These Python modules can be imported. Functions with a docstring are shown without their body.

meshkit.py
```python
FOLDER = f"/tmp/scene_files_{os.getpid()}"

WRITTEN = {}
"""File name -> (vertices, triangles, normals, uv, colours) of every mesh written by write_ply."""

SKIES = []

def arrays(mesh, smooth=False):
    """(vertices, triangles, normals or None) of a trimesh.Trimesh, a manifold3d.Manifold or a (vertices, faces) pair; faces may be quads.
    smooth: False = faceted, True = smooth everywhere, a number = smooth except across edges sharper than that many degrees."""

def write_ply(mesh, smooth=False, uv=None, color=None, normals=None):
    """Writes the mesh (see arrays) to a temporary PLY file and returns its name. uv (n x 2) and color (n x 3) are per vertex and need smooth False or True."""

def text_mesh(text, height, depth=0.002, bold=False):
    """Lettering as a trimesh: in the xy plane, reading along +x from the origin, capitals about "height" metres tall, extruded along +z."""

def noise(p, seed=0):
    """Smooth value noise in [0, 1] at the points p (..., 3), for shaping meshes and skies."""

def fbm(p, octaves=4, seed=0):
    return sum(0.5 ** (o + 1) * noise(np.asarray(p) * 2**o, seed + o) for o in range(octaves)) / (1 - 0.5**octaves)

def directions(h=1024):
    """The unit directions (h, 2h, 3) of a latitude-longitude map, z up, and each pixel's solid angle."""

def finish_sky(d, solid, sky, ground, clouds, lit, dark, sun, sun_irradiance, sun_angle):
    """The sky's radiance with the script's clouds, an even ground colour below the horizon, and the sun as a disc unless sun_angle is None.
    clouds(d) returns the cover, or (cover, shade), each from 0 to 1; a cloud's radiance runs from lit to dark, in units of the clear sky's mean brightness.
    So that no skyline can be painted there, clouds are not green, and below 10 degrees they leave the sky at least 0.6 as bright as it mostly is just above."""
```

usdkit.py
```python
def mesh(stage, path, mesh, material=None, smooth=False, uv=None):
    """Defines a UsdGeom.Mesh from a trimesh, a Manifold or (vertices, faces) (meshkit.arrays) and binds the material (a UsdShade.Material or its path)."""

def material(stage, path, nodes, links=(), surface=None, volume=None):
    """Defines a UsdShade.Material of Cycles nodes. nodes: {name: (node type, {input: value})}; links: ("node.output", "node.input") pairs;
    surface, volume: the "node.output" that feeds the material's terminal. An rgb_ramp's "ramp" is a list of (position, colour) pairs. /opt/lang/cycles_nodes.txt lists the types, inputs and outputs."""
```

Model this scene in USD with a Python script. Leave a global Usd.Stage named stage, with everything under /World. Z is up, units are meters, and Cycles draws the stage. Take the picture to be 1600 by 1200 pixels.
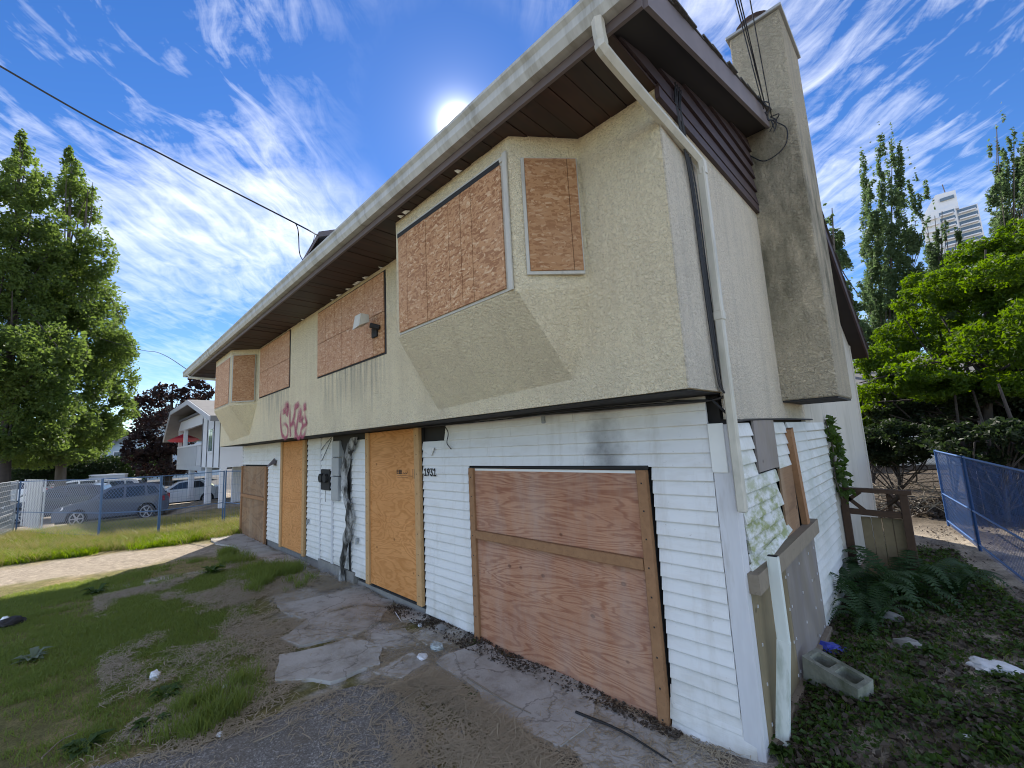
import math, random
import numpy as np, trimesh, usdkit, meshkit
from pxr import Usd, UsdGeom, UsdLux, UsdShade, Gf, Sdf, Vt
from shapely.geometry import Polygon, Point, box as sbox
from trimesh.creation import extrude_polygon

stage = Usd.Stage.CreateInMemory()
UsdGeom.SetStageUpAxis(stage, 'Z'); UsdGeom.SetStageMetersPerUnit(stage, 1.0)
UsdGeom.Xform.Define(stage, '/World'); UsdGeom.Scope.Define(stage, '/World/Looks')
W = '/World'

# ------------------------------------------------------------------ camera
FPX, YAW, PITCH, ROLL = 659.54, 0.78024, 0.13481, -0.05206
CAM = np.array([1.0753, -3.2280, 2.0770])
EXPOSURE = 1.25
_fw = np.array([-math.sin(YAW)*math.cos(PITCH), math.cos(YAW)*math.cos(PITCH), math.sin(PITCH)])
_r0 = np.array([math.cos(YAW), math.sin(YAW), 0]); _u0 = np.cross(_r0, _fw)
_rt = math.cos(ROLL)*_r0 + math.sin(ROLL)*_u0; _up = -math.sin(ROLL)*_r0 + math.cos(ROLL)*_u0
cam = UsdGeom.Camera.Define(stage, W + '/camera')
cam.CreateHorizontalApertureAttr(36.0); cam.CreateVerticalApertureAttr(27.0)
cam.CreateFocalLengthAttr(FPX*36/1600); cam.CreateClippingRangeAttr((0.05, 5000.0))
cam.CreateExposureAttr(EXPOSURE)
M = Gf.Matrix4d(*_rt, 0, *_up, 0, *(-_fw), 0, *CAM, 1)
UsdGeom.Xformable(cam).AddTransformOp().Set(M)

# ------------------------------------------------------------------ sky and sun
SUN = np.array([-0.600, 0.490, 0.634]); SUN /= np.linalg.norm(SUN)
SKY_STRENGTH, SUN_INTENSITY = 0.15, 0.85


class G:
    """Builds a node graph: calls return 'node.output' references."""
    def __init__(s): s.n, s.l, s.k = {}, [], 0
    def __call__(s, kind, out, **inp):
        s.k += 1; nm = f'{kind}_{s.k}'; vals = {}
        for a, b in inp.items():
            if isinstance(b, str) and '.' in b and b.split('.')[0] in s.n: s.l.append((b, f'{nm}.{a}'))
            else: vals[a] = b
        s.n[nm] = (kind, vals)
        return f'{nm}.{out}'
    def math(s, t, a, b=0.0, c=0.0, clamp=False): return s('math', 'value', math_type=t, value1=a, value2=b, value3=c, use_clamp=clamp)
    def noise(s, vec, scale, detail=4, rough=0.55, dist=0.0, out='fac'): return s('noise_texture', out, vector=vec, scale=float(scale), detail=float(detail), roughness=rough, distortion=float(dist))
    def ramp(s, fac, stops): return s('rgb_ramp', 'color', fac=fac, ramp=stops)
    def step(s, fac, a, b): return s('map_range', 'result', value=fac, from_min=float(a), from_max=float(b), to_min=0.0, to_max=1.0, clamp=True)
    def mix(s, fac, a, b, blend='mix'): return s('mix_color', 'result', blend_type=blend, fac=fac, a=a, b=b)
    def pos(s): return s('geometry', 'position')
    def scl(s, v, sc, rot=(0, 0, 0), loc=(0, 0, 0)): return s('mapping', 'vector', mapping_type='point', vector=v, scale=sc, rotation=rot, location=loc)
    def bump(s, h, strength, dist): return s('bump', 'normal', height=h, strength=float(strength), distance=float(dist))
    def mat(s, name, surf=None, vol=None): return usdkit.material(stage, f'{W}/Looks/{name}', s.n, s.l, surface=surf, volume=vol)


def sky_material():
    g = G()
    d = g('texture_coordinate', 'generated')
    el, az = math.asin(SUN[2]), math.atan2(SUN[0], SUN[1])
    sk = g('sky_texture', 'color', sky_type='single_scattering', sun_disc=False, sun_elevation=el, sun_rotation=az, altitude=200.0, air_density=1.0, aerosol_density=0.03, ozone_density=2.5)
    sk = g('hsv', 'color', hue=0.512, saturation=1.30, value=0.46, fac=1.0, color=sk)
    sep = g('separate_xyz', 'x', vector=d); nm = sep.split('.')[0]
    x, y, z = nm + '.x', nm + '.y', nm + '.z'
    zz = g.math('maximum', g.math('add', z, 0.10), 0.06)
    p = g('combine_xyz', 'vector', x=g.math('divide', x, zz), y=g.math('divide', y, zz), z=0.0)
    rot = g.scl(p, (1, 1, 1), (0, 0, math.radians(42)))
    warp = g.noise(rot, 1.3, 3, 0.5, out='color')
    wv = g('mix_color', 'result', blend_type='add', fac=0.35, a=rot, b=warp, use_clamp=False)
    big = g.noise(g.scl(wv, (0.85, 0.28, 1), loc=(3.3, 1.7, 0)), 1.0, 3, 0.5)
    mid = g.noise(g.scl(wv, (2.6, 0.8, 1), loc=(0.3, 5.7, 0)), 1.0, 8, 0.62)
    fine = g.noise(g.scl(wv, (4.0, 11.0, 1), (0, 0, 0.3)), 1.5, 6, 0.62, 0.5)
    c = g.math('add', g.math('multiply', big, 1.05), g.math('add', g.math('multiply', mid, 0.95), g.math('multiply', fine, 0.80)))
    cov = g.step(c, 1.22, 1.80)
    cov = g.math('multiply', cov, g.step(z, 0.03, 0.50))
    # a clear patch of sky stands round the sun
    dot = g('vector_math', 'value', math_type='dot_product', vector1=d, vector2=tuple(SUN))
    clear = g.step(dot, 0.985, 0.93)
    cov = g.math('multiply', cov, clear)
    cov = g.math('multiply', cov, 0.86)
    col = g.mix(cov, sk, (4.9, 4.95, 5.1))
    dp = g.math('maximum', dot, 0.0)
    glow = g.math('add', g.math('multiply', g.math('power', dp, 6000.0), 60.0), g.math('add', g.math('multiply', g.math('power', dp, 1300.0), 4.0), g.math('multiply', g.math('power', dp, 300.0), 0.55)))
    glc = g('combine_color', 'color', color_type='rgb', r=glow, g=glow, b=g.math('multiply', glow, 0.95))
    col = g('mix_color', 'result', blend_type='add', fac=1.0, a=col, b=glc, use_clamp=False)
    return g.mat('sky_look', g('background_shader', 'background', color=col, strength=SKY_STRENGTH))


dome = UsdLux.DomeLight.Define(stage, W + '/sky')
UsdShade.MaterialBindingAPI.Apply(dome.GetPrim()).Bind(sky_material())
dome.GetPrim().SetCustomDataByKey('label', 'blue sky with thin streaked white clouds'); dome.GetPrim().SetCustomDataByKey('kind', 'structure')
sun = UsdLux.DistantLight.Define(stage, W + '/sun')
sun.CreateNormalizeAttr(True); sun.CreateIntensityAttr(SUN_INTENSITY); sun.CreateAngleAttr(0.53); sun.CreateColorAttr((1.0, 0.93, 0.82))
_zx = np.cross([0, 0, 1.0], SUN); _zx /= np.linalg.norm(_zx); _zy = np.cross(SUN, _zx)
UsdGeom.Xformable(sun).AddTransformOp().Set(Gf.Matrix4d(*_zx, 0, *_zy, 0, *SUN, 0, 0, 0, 50, 1))


# ------------------------------------------------------------------ helpers
def ray(u, v):
    d = _fw + _rt*(u-800)/FPX + _up*(600-v)/FPX
    return d/np.linalg.norm(d)
def onz(u, v, z): d = ray(u, v); return CAM + d*(z-CAM[2])/d[2]
def ony(u, v, y): d = ray(u, v); return CAM + d*(y-CAM[1])/d[1]
def onx(u, v, x): d = ray(u, v); return CAM + d*(x-CAM[0])/d[0]
def far(u, v, dist): d = ray(u, v); return CAM + d*dist/np.hypot(d[0], d[1])

USED, ORG = {}, {W: np.zeros(3)}
def numbered(parent, name):
    k = USED.get((parent, name), 0); USED[(parent, name)] = k + 1
    return name if k == 0 else f'{name}_{k:03d}'
def setd(p, label=None, cat=None, group=None, kind=None):
    for k, v in (('label', label), ('category', cat), ('group', group), ('kind', kind)):
        if v: p.SetCustomDataByKey(k, v)
def thing(name, label, cat, loc=(0, 0, 0), group=None, kind=None):
    path = f'{W}/{numbered(W, name)}'
    x = UsdGeom.Xform.Define(stage, path); x.AddTranslateOp().Set(Gf.Vec3d(*map(float, loc)))
    ORG[path] = np.array(loc, float); setd(x.GetPrim(), label, cat, group, kind)
    return path
def join(ms):
    ms = [m for m in ms if m is not None]
    vs, fs, n = [], [], 0
    for m in ms:
        v, f = (np.asarray(m.vertices), np.asarray(m.faces)) if hasattr(m, 'faces') else m
        if f.shape[1] == 4: f = np.vstack([f[:, [0, 1, 2]], f[:, [0, 2, 3]]])
        vs.append(v); fs.append(f + n); n += len(v)
    return np.vstack(vs), np.vstack(fs)
def obj(name, mesh, mat, parent=W, smooth=False, label=None, cat=None, group=None, kind=None, uv=None, own=False):
    """One Mesh prim. Its vertices are given in world coordinates; under a thing they become relative to the thing's base.
    own: the mesh is given round its own origin, so the parent's place is not subtracted."""
    if isinstance(mesh, list): mesh = join(mesh)
    v, f = (np.asarray(mesh.vertices, float), np.asarray(mesh.faces)) if hasattr(mesh, 'faces') else (np.asarray(mesh[0], float), np.asarray(mesh[1]))
    org = ORG[parent]
    path = f'{parent}/{numbered(parent, name)}'
    m = usdkit.mesh(stage, path, (v if own else v - org, f), mat, smooth=smooth, uv=uv)
    ORG[path] = org
    setd(m.GetPrim(), label, cat, group, kind)
    return path
def box(x0, x1, y0, y1, z0, z1):
    a, b = np.minimum([x0, y0, z0], [x1, y1, z1]), np.maximum([x0, y0, z0], [x1, y1, z1])
    m = trimesh.creation.box(b - a); m.apply_translation((a + b)/2); return m
def cbox(x0, x1, y0, y1, z0, z1, c=0.004):
    """A box with chamfered edges."""
    a, b = np.minimum([x0, y0, z0], [x1, y1, z1]), np.maximum([x0, y0, z0], [x1, y1, z1])
    p = []
    for s in np.ndindex(2, 2, 2):
        q = np.where(s, b, a); i = np.where(s, -c, c)
        for k in range(3):
            e = i.copy(); e[k] = 0; p.append(q + e)
    return trimesh.convex.convex_hull(np.array(p))
def hull(p): return trimesh.convex.convex_hull(np.asarray(p, float))
def extr(prof, a0, a1, axis='x'):
    """Extrudes a closed 2-D profile along an axis. x: (y,z), y: (x,z), z: (x,y)."""
    m = extrude_polygon(Polygon(prof), a1 - a0, engine='earcut')
    v = np.array(m.vertices); v[:, 2] += a0
    v = {'x': v[:, [2, 0, 1]], 'y': v[:, [0, 2, 1]], 'z': v}[axis]
    f = np.array(m.faces)
    if axis == 'y': f = f[:, ::-1]
    return v, f
def tube(pts, r, n=8, caps=True):
    """A tube along a polyline; r is one radius or one for each point."""
    pts = np.asarray(pts, float); r = np.broadcast_to(np.asarray(r, float), len(pts))
    t = np.gradient(pts, axis=0); t /= np.maximum(np.linalg.norm(t, axis=1, keepdims=True), 1e-9)
    ref = np.array([0, 0, 1.0]) if abs(t[0, 2]) < 0.9 else np.array([1.0, 0, 0])
    vs = []
    for p, d, rr in zip(pts, t, r):
        a = np.cross(d, ref); a /= max(np.linalg.norm(a), 1e-9); b = np.cross(d, a); ref = np.cross(a, d)
        an = np.arange(n)*2*np.pi/n
        vs.append(p + rr*(np.cos(an)[:, None]*a + np.sin(an)[:, None]*b))
    v = np.vstack(vs); f = []
    for i in range(len(pts)-1):
        for k in range(n):
            a, b = i*n+k, i*n+(k+1) % n; f += [(a, b, b+n), (a, b+n, a+n)]
    if caps:
        for base, s in ((0, 1), ((len(pts)-1)*n, -1)):
            for k in range(1, n-1): f.append((base, base+k+1, base+k)[::s])
    return v, np.array(f)
def bar(p, q, w, h, up=(0, 0, 1)):
    """A rectangular bar from p to q, w across and h along up."""
    p, q = np.asarray(p, float), np.asarray(q, float); d = q-p; L = np.linalg.norm(d); d /= L
    s = np.cross(d, up); s /= np.linalg.norm(s); u = np.cross(s, d)
    v = np.array([e + s*a*w/2 + u*b*h/2 for e in (p, q) for a, b in ((-1, -1), (1, -1), (1, 1), (-1, 1))])
    f = np.array([(0, 1, 2), (0, 2, 3), (4, 6, 5), (4, 7, 6)] + [t for k in range(4) for t in ((k, k+4, (k+1) % 4), ((k+1) % 4, k+4, (k+1) % 4+4))])
    return v, f[:, ::-1]
def smoothline(pts, n=6):
    """Catmull-Rom through the points."""
    p = np.asarray(pts, float); p = np.vstack([2*p[0]-p[1], p, 2*p[-1]-p[-2]]); out = []
    for i in range(1, len(p)-2):
        for t in np.linspace(0, 1, n, endpoint=False):
            a, b, c, d = p[i-1:i+3]
            out.append(.5*((2*b)+(c-a)*t+(2*a-5*b+4*c-d)*t*t+(-a+3*b-3*c+d)*t**3))
    return np.array(out + [p[-2]])
rng = np.random.default_rng(7)


# ------------------------------------------------------------------ materials
def plain(name, col, rough=0.6, var=0.12, scale=6.0, bumps=0.0, bscale=60.0, metal=0.0, dirt=None, dirt_at=(0.55, 0.75), spec=0.5, stretch=(1, 1, 1)):
    g = G(); p = g.pos()
    n = g.noise(g.scl(p, stretch), scale, 5, 0.6)
    c = g.mix(n, tuple(np.array(col)*(1-var*1.6)), tuple(np.minimum(np.array(col)*(1+var*1.6), 0.95)))
    if dirt is not None:
        m = g.step(g.noise(g.scl(p, stretch), scale*0.45, 6, 0.65), *dirt_at)
        c = g.mix(m, c, dirt)
    kw = dict(base_color=c, roughness=rough, metallic=metal, specular_ior_level=spec)
    if bumps: kw['normal'] = g.bump(g.noise(p, bscale, 4, 0.6), bumps, 0.02)
    return g.mat(name, g('principled_bsdf', 'BSDF', **kw))


def stucco(name, col, grime, grime_amount, rough_dash=1.0, algae=None, sills=()):
    g = G(); p = g.pos()
    wv = g('mix_color', 'result', blend_type='add', fac=0.05, a=p, b=g.noise(p, 26, 3, 0.6, out='color'), use_clamp=False)
    v = g('voronoi_texture', 'distance', feature='smooth_f1', vector=wv, scale=44.0, smoothness=0.4, randomness=1.0)
    n = g.noise(p, 80, 4, 0.7, 1.0); n2 = g.noise(wv, 46, 3, 0.55, 2.2)
    h = g.math('add', g.math('multiply', v, -0.7), g.math('add', g.math('multiply', n, 0.4), g.math('multiply', n2, 0.9)))
    base = g.mix(g.noise(p, 0.9, 6, 0.65), tuple(np.array(col)*0.90), tuple(np.minimum(np.array(col)*1.10, .92)))
    base = g.mix(g.math('multiply', g.step(n2, 0.46, 0.37), 0.52), base, tuple(np.array(col)*0.52))   # dirt lodged in the hollows of the dash
    base = g.mix(g.math('multiply', g.step(n, 0.56, 0.68), 0.45), base, tuple(np.minimum(np.array(col)*1.22, .92)))
    streak = g.noise(g.scl(p, (5.0, 5.0, 0.45)), 1.6, 6, 0.65)
    blot = g.noise(p, 0.75, 6, 0.65)
    m = g.math('multiply', g.step(g.math('add', g.math('multiply', streak, 0.62), g.math('multiply', blot, 0.55)), 0.55, 0.80), grime_amount)
    base = g.mix(m, base, grime)
    sep = g('separate_xyz', 'x', vector=p).split('.')[0]
    for (xa, xb, zs) in sills:        # rain streaks under the window boards
        wx = g.math('multiply', g.step(sep + '.x', xa, xa+.25), g.step(sep + '.x', xb, xb-.25))
        wz = g.math('multiply', g.step(sep + '.z', zs-.75, zs), g.step(sep + '.z', zs+.03, zs))
        base = g.mix(g.math('multiply', g.math('multiply', wx, wz), g.math('multiply', g.step(g.noise(g.scl(p, (9, 9, .5)), 1.5, 5, 0.65), 0.42, 0.68), 0.85)), base, (0.20, 0.19, 0.16))
    low = g.math('multiply', g.step(sep + '.z', 2.75, 2.36), g.step(g.noise(g.scl(p, (2, 2, 1)), 1.4, 6, 0.65), 0.38, 0.72))
    base = g.mix(g.math('multiply', low, 0.35), base, (0.46, 0.42, 0.34))
    if algae:
        (zlo, zhi), acol = algae
        band = g.math('multiply', g.step(sep + '.z', zlo, zlo+0.8), g.step(sep + '.z', zhi, zhi-0.8))
        m2 = g.math('multiply', band, g.step(g.noise(g.scl(p, (1.3, 1.3, .6)), 2.2, 6, 0.68), 0.43, 0.68))
        base = g.mix(m2, base, acol)
    b = g.bump(h, 1.0*rough_dash, 0.027)
    return g.mat(name, g('principled_bsdf', 'BSDF', base_color=base, roughness=0.9, specular_ior_level=0.2, normal=b))


def vinyl(name, col, algae=0.0, soot=None):
    g = G(); p = g.pos()
    n = g.noise(g.scl(p, (0.5, 0.5, 3)), 3.0, 5, 0.6)
    c = g.mix(n, tuple(np.array(col)*0.93), col)
    sp = g.step(g.noise(p, 26, 4, 0.7), 0.66, 0.74)
    c = g.mix(g.math('multiply', sp, 0.5), c, (0.30, 0.27, 0.22))
    gr = g.step(g.noise(g.scl(p, (1.2, 1.2, 4.0)), 1.5, 6, 0.65), 0.50, 0.75)
    c = g.mix(g.math('multiply', gr, 0.5), c, (0.50, 0.465, 0.40))
    run = g.step(g.noise(g.scl(p, (7, 7, .5)), 1.5, 5, 0.65), 0.52, 0.74)
    c = g.mix(g.math('multiply', run, 0.4), c, (0.46, 0.43, 0.37))
    sep = g('separate_xyz', 'x', vector=p).split('.')[0]
    low = g.math('multiply', g.step(sep + '.z', 0.45, -0.05), g.step(g.noise(p, 4, 5, 0.6), 0.35, 0.65))
    c = g.mix(g.math('multiply', low, 0.55), c, (0.34, 0.31, 0.22))
    if algae:
        reg = g.math('multiply', g.step(sep + '.z', 0.75, 1.1), g.step(sep + '.z', 2.0, 1.5))
        m = g.math('multiply', g.math('multiply', reg, g.step(g.noise(g.scl(p, (3, 3, 7)), 1.6, 6, 0.7), 0.42, 0.60)), algae)
        m = g.math('multiply', m, g.math('add', 0.25, g.math('multiply', 0.75, g.step(sep + '.y', 1.6, 1.1))))
        c = g.mix(m, c, (0.20, 0.23, 0.05))
        gm = g.math('multiply', g.step(g.noise(p, 1.3, 5, 0.6), 0.45, 0.7), 0.5)
        c = g.mix(gm, c, (0.30, 0.33, 0.28))
    if soot:   # soot above the boarded window, left by a fire
        d = g('vector_math', 'value', math_type='distance', vector1=g.scl(p, (1, 1, 0.45)), vector2=(soot[0], soot[1], soot[2]*0.45))
        m = g.math('multiply', g.step(g.math('add', d, g.math('multiply', g.noise(p, 7, 5, 0.65), 0.30)), 0.40, 0.10), 0.8)
        c = g.mix(m, c, (0.03, 0.028, 0.025))
    return g.mat(name, g('principled_bsdf', 'BSDF', base_color=c, roughness=0.45, specular_ior_level=0.4, normal=g.bump(g.noise(g.scl(p, (3, 3, 30)), 6, 3, 0.5), 0.12, 0.01)))


def osb(name, c1, c2, c3, seed):
    g = G(); p = g.scl(g.pos(), (1, 1, 1), loc=(seed, 0, seed*0.37))
    wp = g('mix_color', 'result', blend_type='add', fac=0.05, a=p, b=g.noise(p, 9, 2, 0.5, out='color'), use_clamp=False)
    layers = []
    for k, ang in enumerate((0.35, -0.6, 1.2)):
        v = g.scl(wp, (17, 17, 58), (0, ang, 0), (k*3.1, 0, k*1.7))
        layers.append(g('voronoi_texture', 'color', feature='f1', vector=v, scale=1.0, randomness=1.0))
    pick = g.noise(p, 24, 2, 0.5)
    a = g.mix(g.step(pick, 0.44, 0.46), layers[0], layers[1]); a = g.mix(g.step(g.noise(p, 20, 2, 0.5), 0.53, 0.55), a, layers[2])
    val = g('separate_color', 'r', color_type='rgb', color=a)
    grain = g.noise(g.scl(p, (20, 20, 160), (0, 0.3, 0)), 2, 3, 0.6)
    c = g.ramp(val, [(0, c1), (0.22, c1), (0.5, c2), (0.8, c2), (1, c3)])
    c = g.mix(g.math('multiply', grain, 0.35), c, tuple(np.array(c1)*0.7))
    c = g.mix(g.math('multiply', g.step(g.noise(p, 1.6, 4, 0.6), 0.45, 0.75), 0.35), c, tuple(np.array(c2)*0.75 + 0.05))
    return g.mat(name, g('principled_bsdf', 'BSDF', base_color=c, roughness=0.75, specular_ior_level=0.25, normal=g.bump(val, 0.35, 0.006)))


def plywood(name, light, dark, sx, sz, bands, seed, weather=None, wamt=0.0, axis='x', stain=None):
    """Rotary-cut veneer: contour lines of a stretched noise field, with patches and knots."""
    g = G(); p0 = g.scl(g.pos(), (1, 1, 1), loc=(seed*1.7, seed*0.9, seed))
    st = (sx, sx, sz) if axis == 'x' else (sz, sz, sx)
    f = g.noise(g.scl(p0, st), 1.0, 4, 0.46, 0.5)
    s = g.math('sine', g.math('multiply', f, float(bands)))
    line = g.step(s, -0.15, 0.95)
    fine = g.noise(g.scl(p0, (6, 6, 240) if axis == 'x' else (240, 240, 6)), 1.0, 2, 0.5)
    c = g.mix(g.math('multiply', g.math('multiply', line, g.math('add', 0.35, g.noise(p0, 2.3, 3, 0.6))), 0.62), light, dark)
    c = g.mix(g.math('multiply', g.math('multiply', g.step(fine, 0.45, 0.7), 0.35), 1.0), c, tuple(np.array(dark)*0.8))
    broad = g.step(g.noise(g.scl(p0, (0.8, 0.8, 1.6)), 1.5, 4, 0.6), 0.40, 0.70)
    c = g.mix(g.math('multiply', broad, 0.4), c, tuple(np.array(dark)*1.05))
    kn = g('voronoi_texture', 'distance', feature='f1', vector=g.scl(p0, (3.2, 3.2, 4.5)), scale=1.0, randomness=1.0)
    c = g.mix(g.math('multiply', g.step(kn, 0.10, 0.06), 0.7), c, tuple(np.array(dark)*0.45))
    if weather is not None:
        w = g.step(g.noise(g.scl(p0, (2.5, 2.5, 0.9)), 1.2, 6, 0.68), 0.42, 0.72)
        c = g.mix(g.math('multiply', w, wamt), c, weather)
    return g.mat(name, g('principled_bsdf', 'BSDF', base_color=c, roughness=0.7, specular_ior_level=0.25, normal=g.bump(g.math('add', fine, g.math('multiply', s, 0.3)), 0.25, 0.004)))


def lumber(name, col, dark, seed=0.0):
    g = G(); p = g.scl(g.pos(), (1, 1, 1), loc=(seed, seed, 0))
    n = g.noise(g.scl(p, (9, 9, 9)), 1.3, 5, 0.6, 0.8); n2 = g.noise(p, 45, 3, 0.7)
    c = g.mix(n, col, dark); c = g.mix(g.math('multiply', g.step(n2, 0.6, 0.75), 0.6), c, tuple(np.array(dark)*0.55))
    return g.mat(name, g('principled_bsdf', 'BSDF', base_color=c, roughness=0.75, specular_ior_level=0.2, normal=g.bump(n2, 0.2, 0.004)))


def leaf(name, cols, trans=0.35, rough=0.55, tcol=None):
    g = G()
    r = g('geometry', 'random_per_island')
    c = g.ramp(r, [(i/(len(cols)-1), tuple(x)) for i, x in enumerate(cols)])
    pb = g('principled_bsdf', 'BSDF', base_color=c, roughness=rough, specular_ior_level=0.35)
    t = g('hsv', 'color', hue=0.485, saturation=1.15, value=1.9 if tcol is None else tcol, fac=1.0, color=c)
    tb = g('translucent_bsdf', 'BSDF', color=t)
    return g.mat(name, g('mix_closure', 'closure', fac=trans, closure1=pb, closure2=tb))


def glass_pane(name, tint=(0.02, 0.025, 0.03), rough=0.03):
    g = G()
    return g.mat(name, g('principled_bsdf', 'BSDF', base_color=tint, roughness=rough, specular_ior_level=0.8))


M_stucco = stucco('stucco_cream', (0.88, 0.74, 0.51), (0.60, 0.49, 0.335), 0.42, sills=((-6.05, -3.75, 3.27), (-9.4, -7.4, 3.30)))
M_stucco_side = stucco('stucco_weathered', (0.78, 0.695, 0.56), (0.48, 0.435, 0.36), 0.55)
M_chimney = stucco('stucco_chimney', (0.76, 0.655, 0.47), (0.44, 0.39, 0.285), 0.6, 1.5, ((2.6, 5.6), (0.20, 0.185, 0.125)))
M_vinyl = vinyl('white_vinyl', (0.73, 0.725, 0.71), soot=(-1.0, 0.0, 1.93))
M_vinyl_side = vinyl('mossy_vinyl', (0.68, 0.685, 0.67), algae=0.9)
M_frame = plain('window_trim', (0.44, 0.42, 0.36), 0.6, 0.12, 6, dirt=(0.30, 0.28, 0.24), stretch=(4, 4, .6))
M_trim = plain('white_trim', (0.56, 0.56, 0.57), 0.5, 0.08, 5, dirt=(0.40, 0.38, 0.35), stretch=(4, 4, .6))
M_osb = osb('osb_board', (0.29, 0.135, 0.060), (0.48, 0.265, 0.130), (0.66, 0.46, 0.28), 0.0)
M_osb2 = osb('osb_faded', (0.37, 0.185, 0.10), (0.52, 0.30, 0.17), (0.68, 0.50, 0.35), 4.0)
M_osb3 = osb('osb_dark', (0.28, 0.13, 0.055), (0.40, 0.215, 0.10), (0.50, 0.32, 0.18), 9.0)
M_ply_garage = plywood('plywood_weathered', (0.46, 0.245, 0.145), (0.20, 0.060, 0.030), 0.55, 3.6, 120, 0.0, (0.42, 0.33, 0.27), 0.45)
M_ply_door = plywood('plywood_orange', (0.64, 0.30, 0.105), (0.40, 0.155, 0.035), 1.0, 3.0, 95, 5.0)
M_ply_brown = plywood('plywood_brown', (0.27, 0.16, 0.085), (0.13, 0.07, 0.04), 0.8, 2.5, 40, 11.0, (0.33, 0.25, 0.17), 0.6)
M_ply_grey = plywood('plywood_grey', (0.27, 0.24, 0.22), (0.15, 0.13, 0.12), 0.6, 1.6, 14, 3.0, (0.20, 0.165, 0.11), 0.75, axis='z')
M_ply_olive = plywood('plywood_olive', (0.27, 0.215, 0.13), (0.13, 0.10, 0.055), 0.6, 1.6, 18, 7.0, (0.17, 0.155, 0.10), 0.8, axis='z')
M_lumber = lumber('lumber_yellow', (0.56, 0.36, 0.18), (0.40, 0.22, 0.09))
M_lumber2 = lumber('lumber_brown', (0.36, 0.20, 0.10), (0.20, 0.10, 0.05), 3)
M_lumber3 = lumber('lumber_grey', (0.30, 0.25, 0.19), (0.17, 0.14, 0.10), 5)
M_gutter = plain('gutter_paint', (0.43, 0.43, 0.40), 0.45, 0.12, 3, dirt=(0.24, 0.23, 0.19), dirt_at=(0.48, 0.72), stretch=(6, 1, 1))
M_downspout = plain('downspout_paint', (0.50, 0.475, 0.40), 0.45, 0.1, 3, dirt=(0.27, 0.26, 0.20), dirt_at=(0.48, 0.75), stretch=(2, 2, 1))
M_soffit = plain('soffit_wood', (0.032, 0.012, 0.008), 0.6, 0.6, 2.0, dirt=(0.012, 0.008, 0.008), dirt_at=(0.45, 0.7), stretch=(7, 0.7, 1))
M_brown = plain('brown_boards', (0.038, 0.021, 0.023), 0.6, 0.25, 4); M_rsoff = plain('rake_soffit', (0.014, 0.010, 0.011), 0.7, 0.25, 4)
M_rake = plain('rake_fascia', (0.125, 0.10, 0.10), 0.6, 0.2, 4)
M_shingle = plain('shingles', (0.075, 0.07, 0.065), 0.95, 0.35, 14, 0.5, 60)
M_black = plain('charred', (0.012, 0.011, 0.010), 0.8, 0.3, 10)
M_sheath = plain('dark_sheathing', (0.02, 0.018, 0.017), 0.9, 0.3, 6)
M_cable = plain('black_cable', (0.015, 0.015, 0.017), 0.5, 0.1, 5)
M_concrete = plain('old_concrete', (0.30, 0.29, 0.27), 0.9, 0.25, 5, 0.35, 40, dirt=(0.13, 0.12, 0.10), dirt_at=(0.48, 0.68))
M_found = plain('foundation', (0.22, 0.21, 0.19), 0.9, 0.25, 6, 0.4, 40)
M_grey_metal = plain('grey_metal', (0.30, 0.31, 0.31), 0.45, 0.12, 8)
M_white_plastic = plain('white_plastic', (0.70, 0.70, 0.66), 0.4, 0.05, 8)


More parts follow.
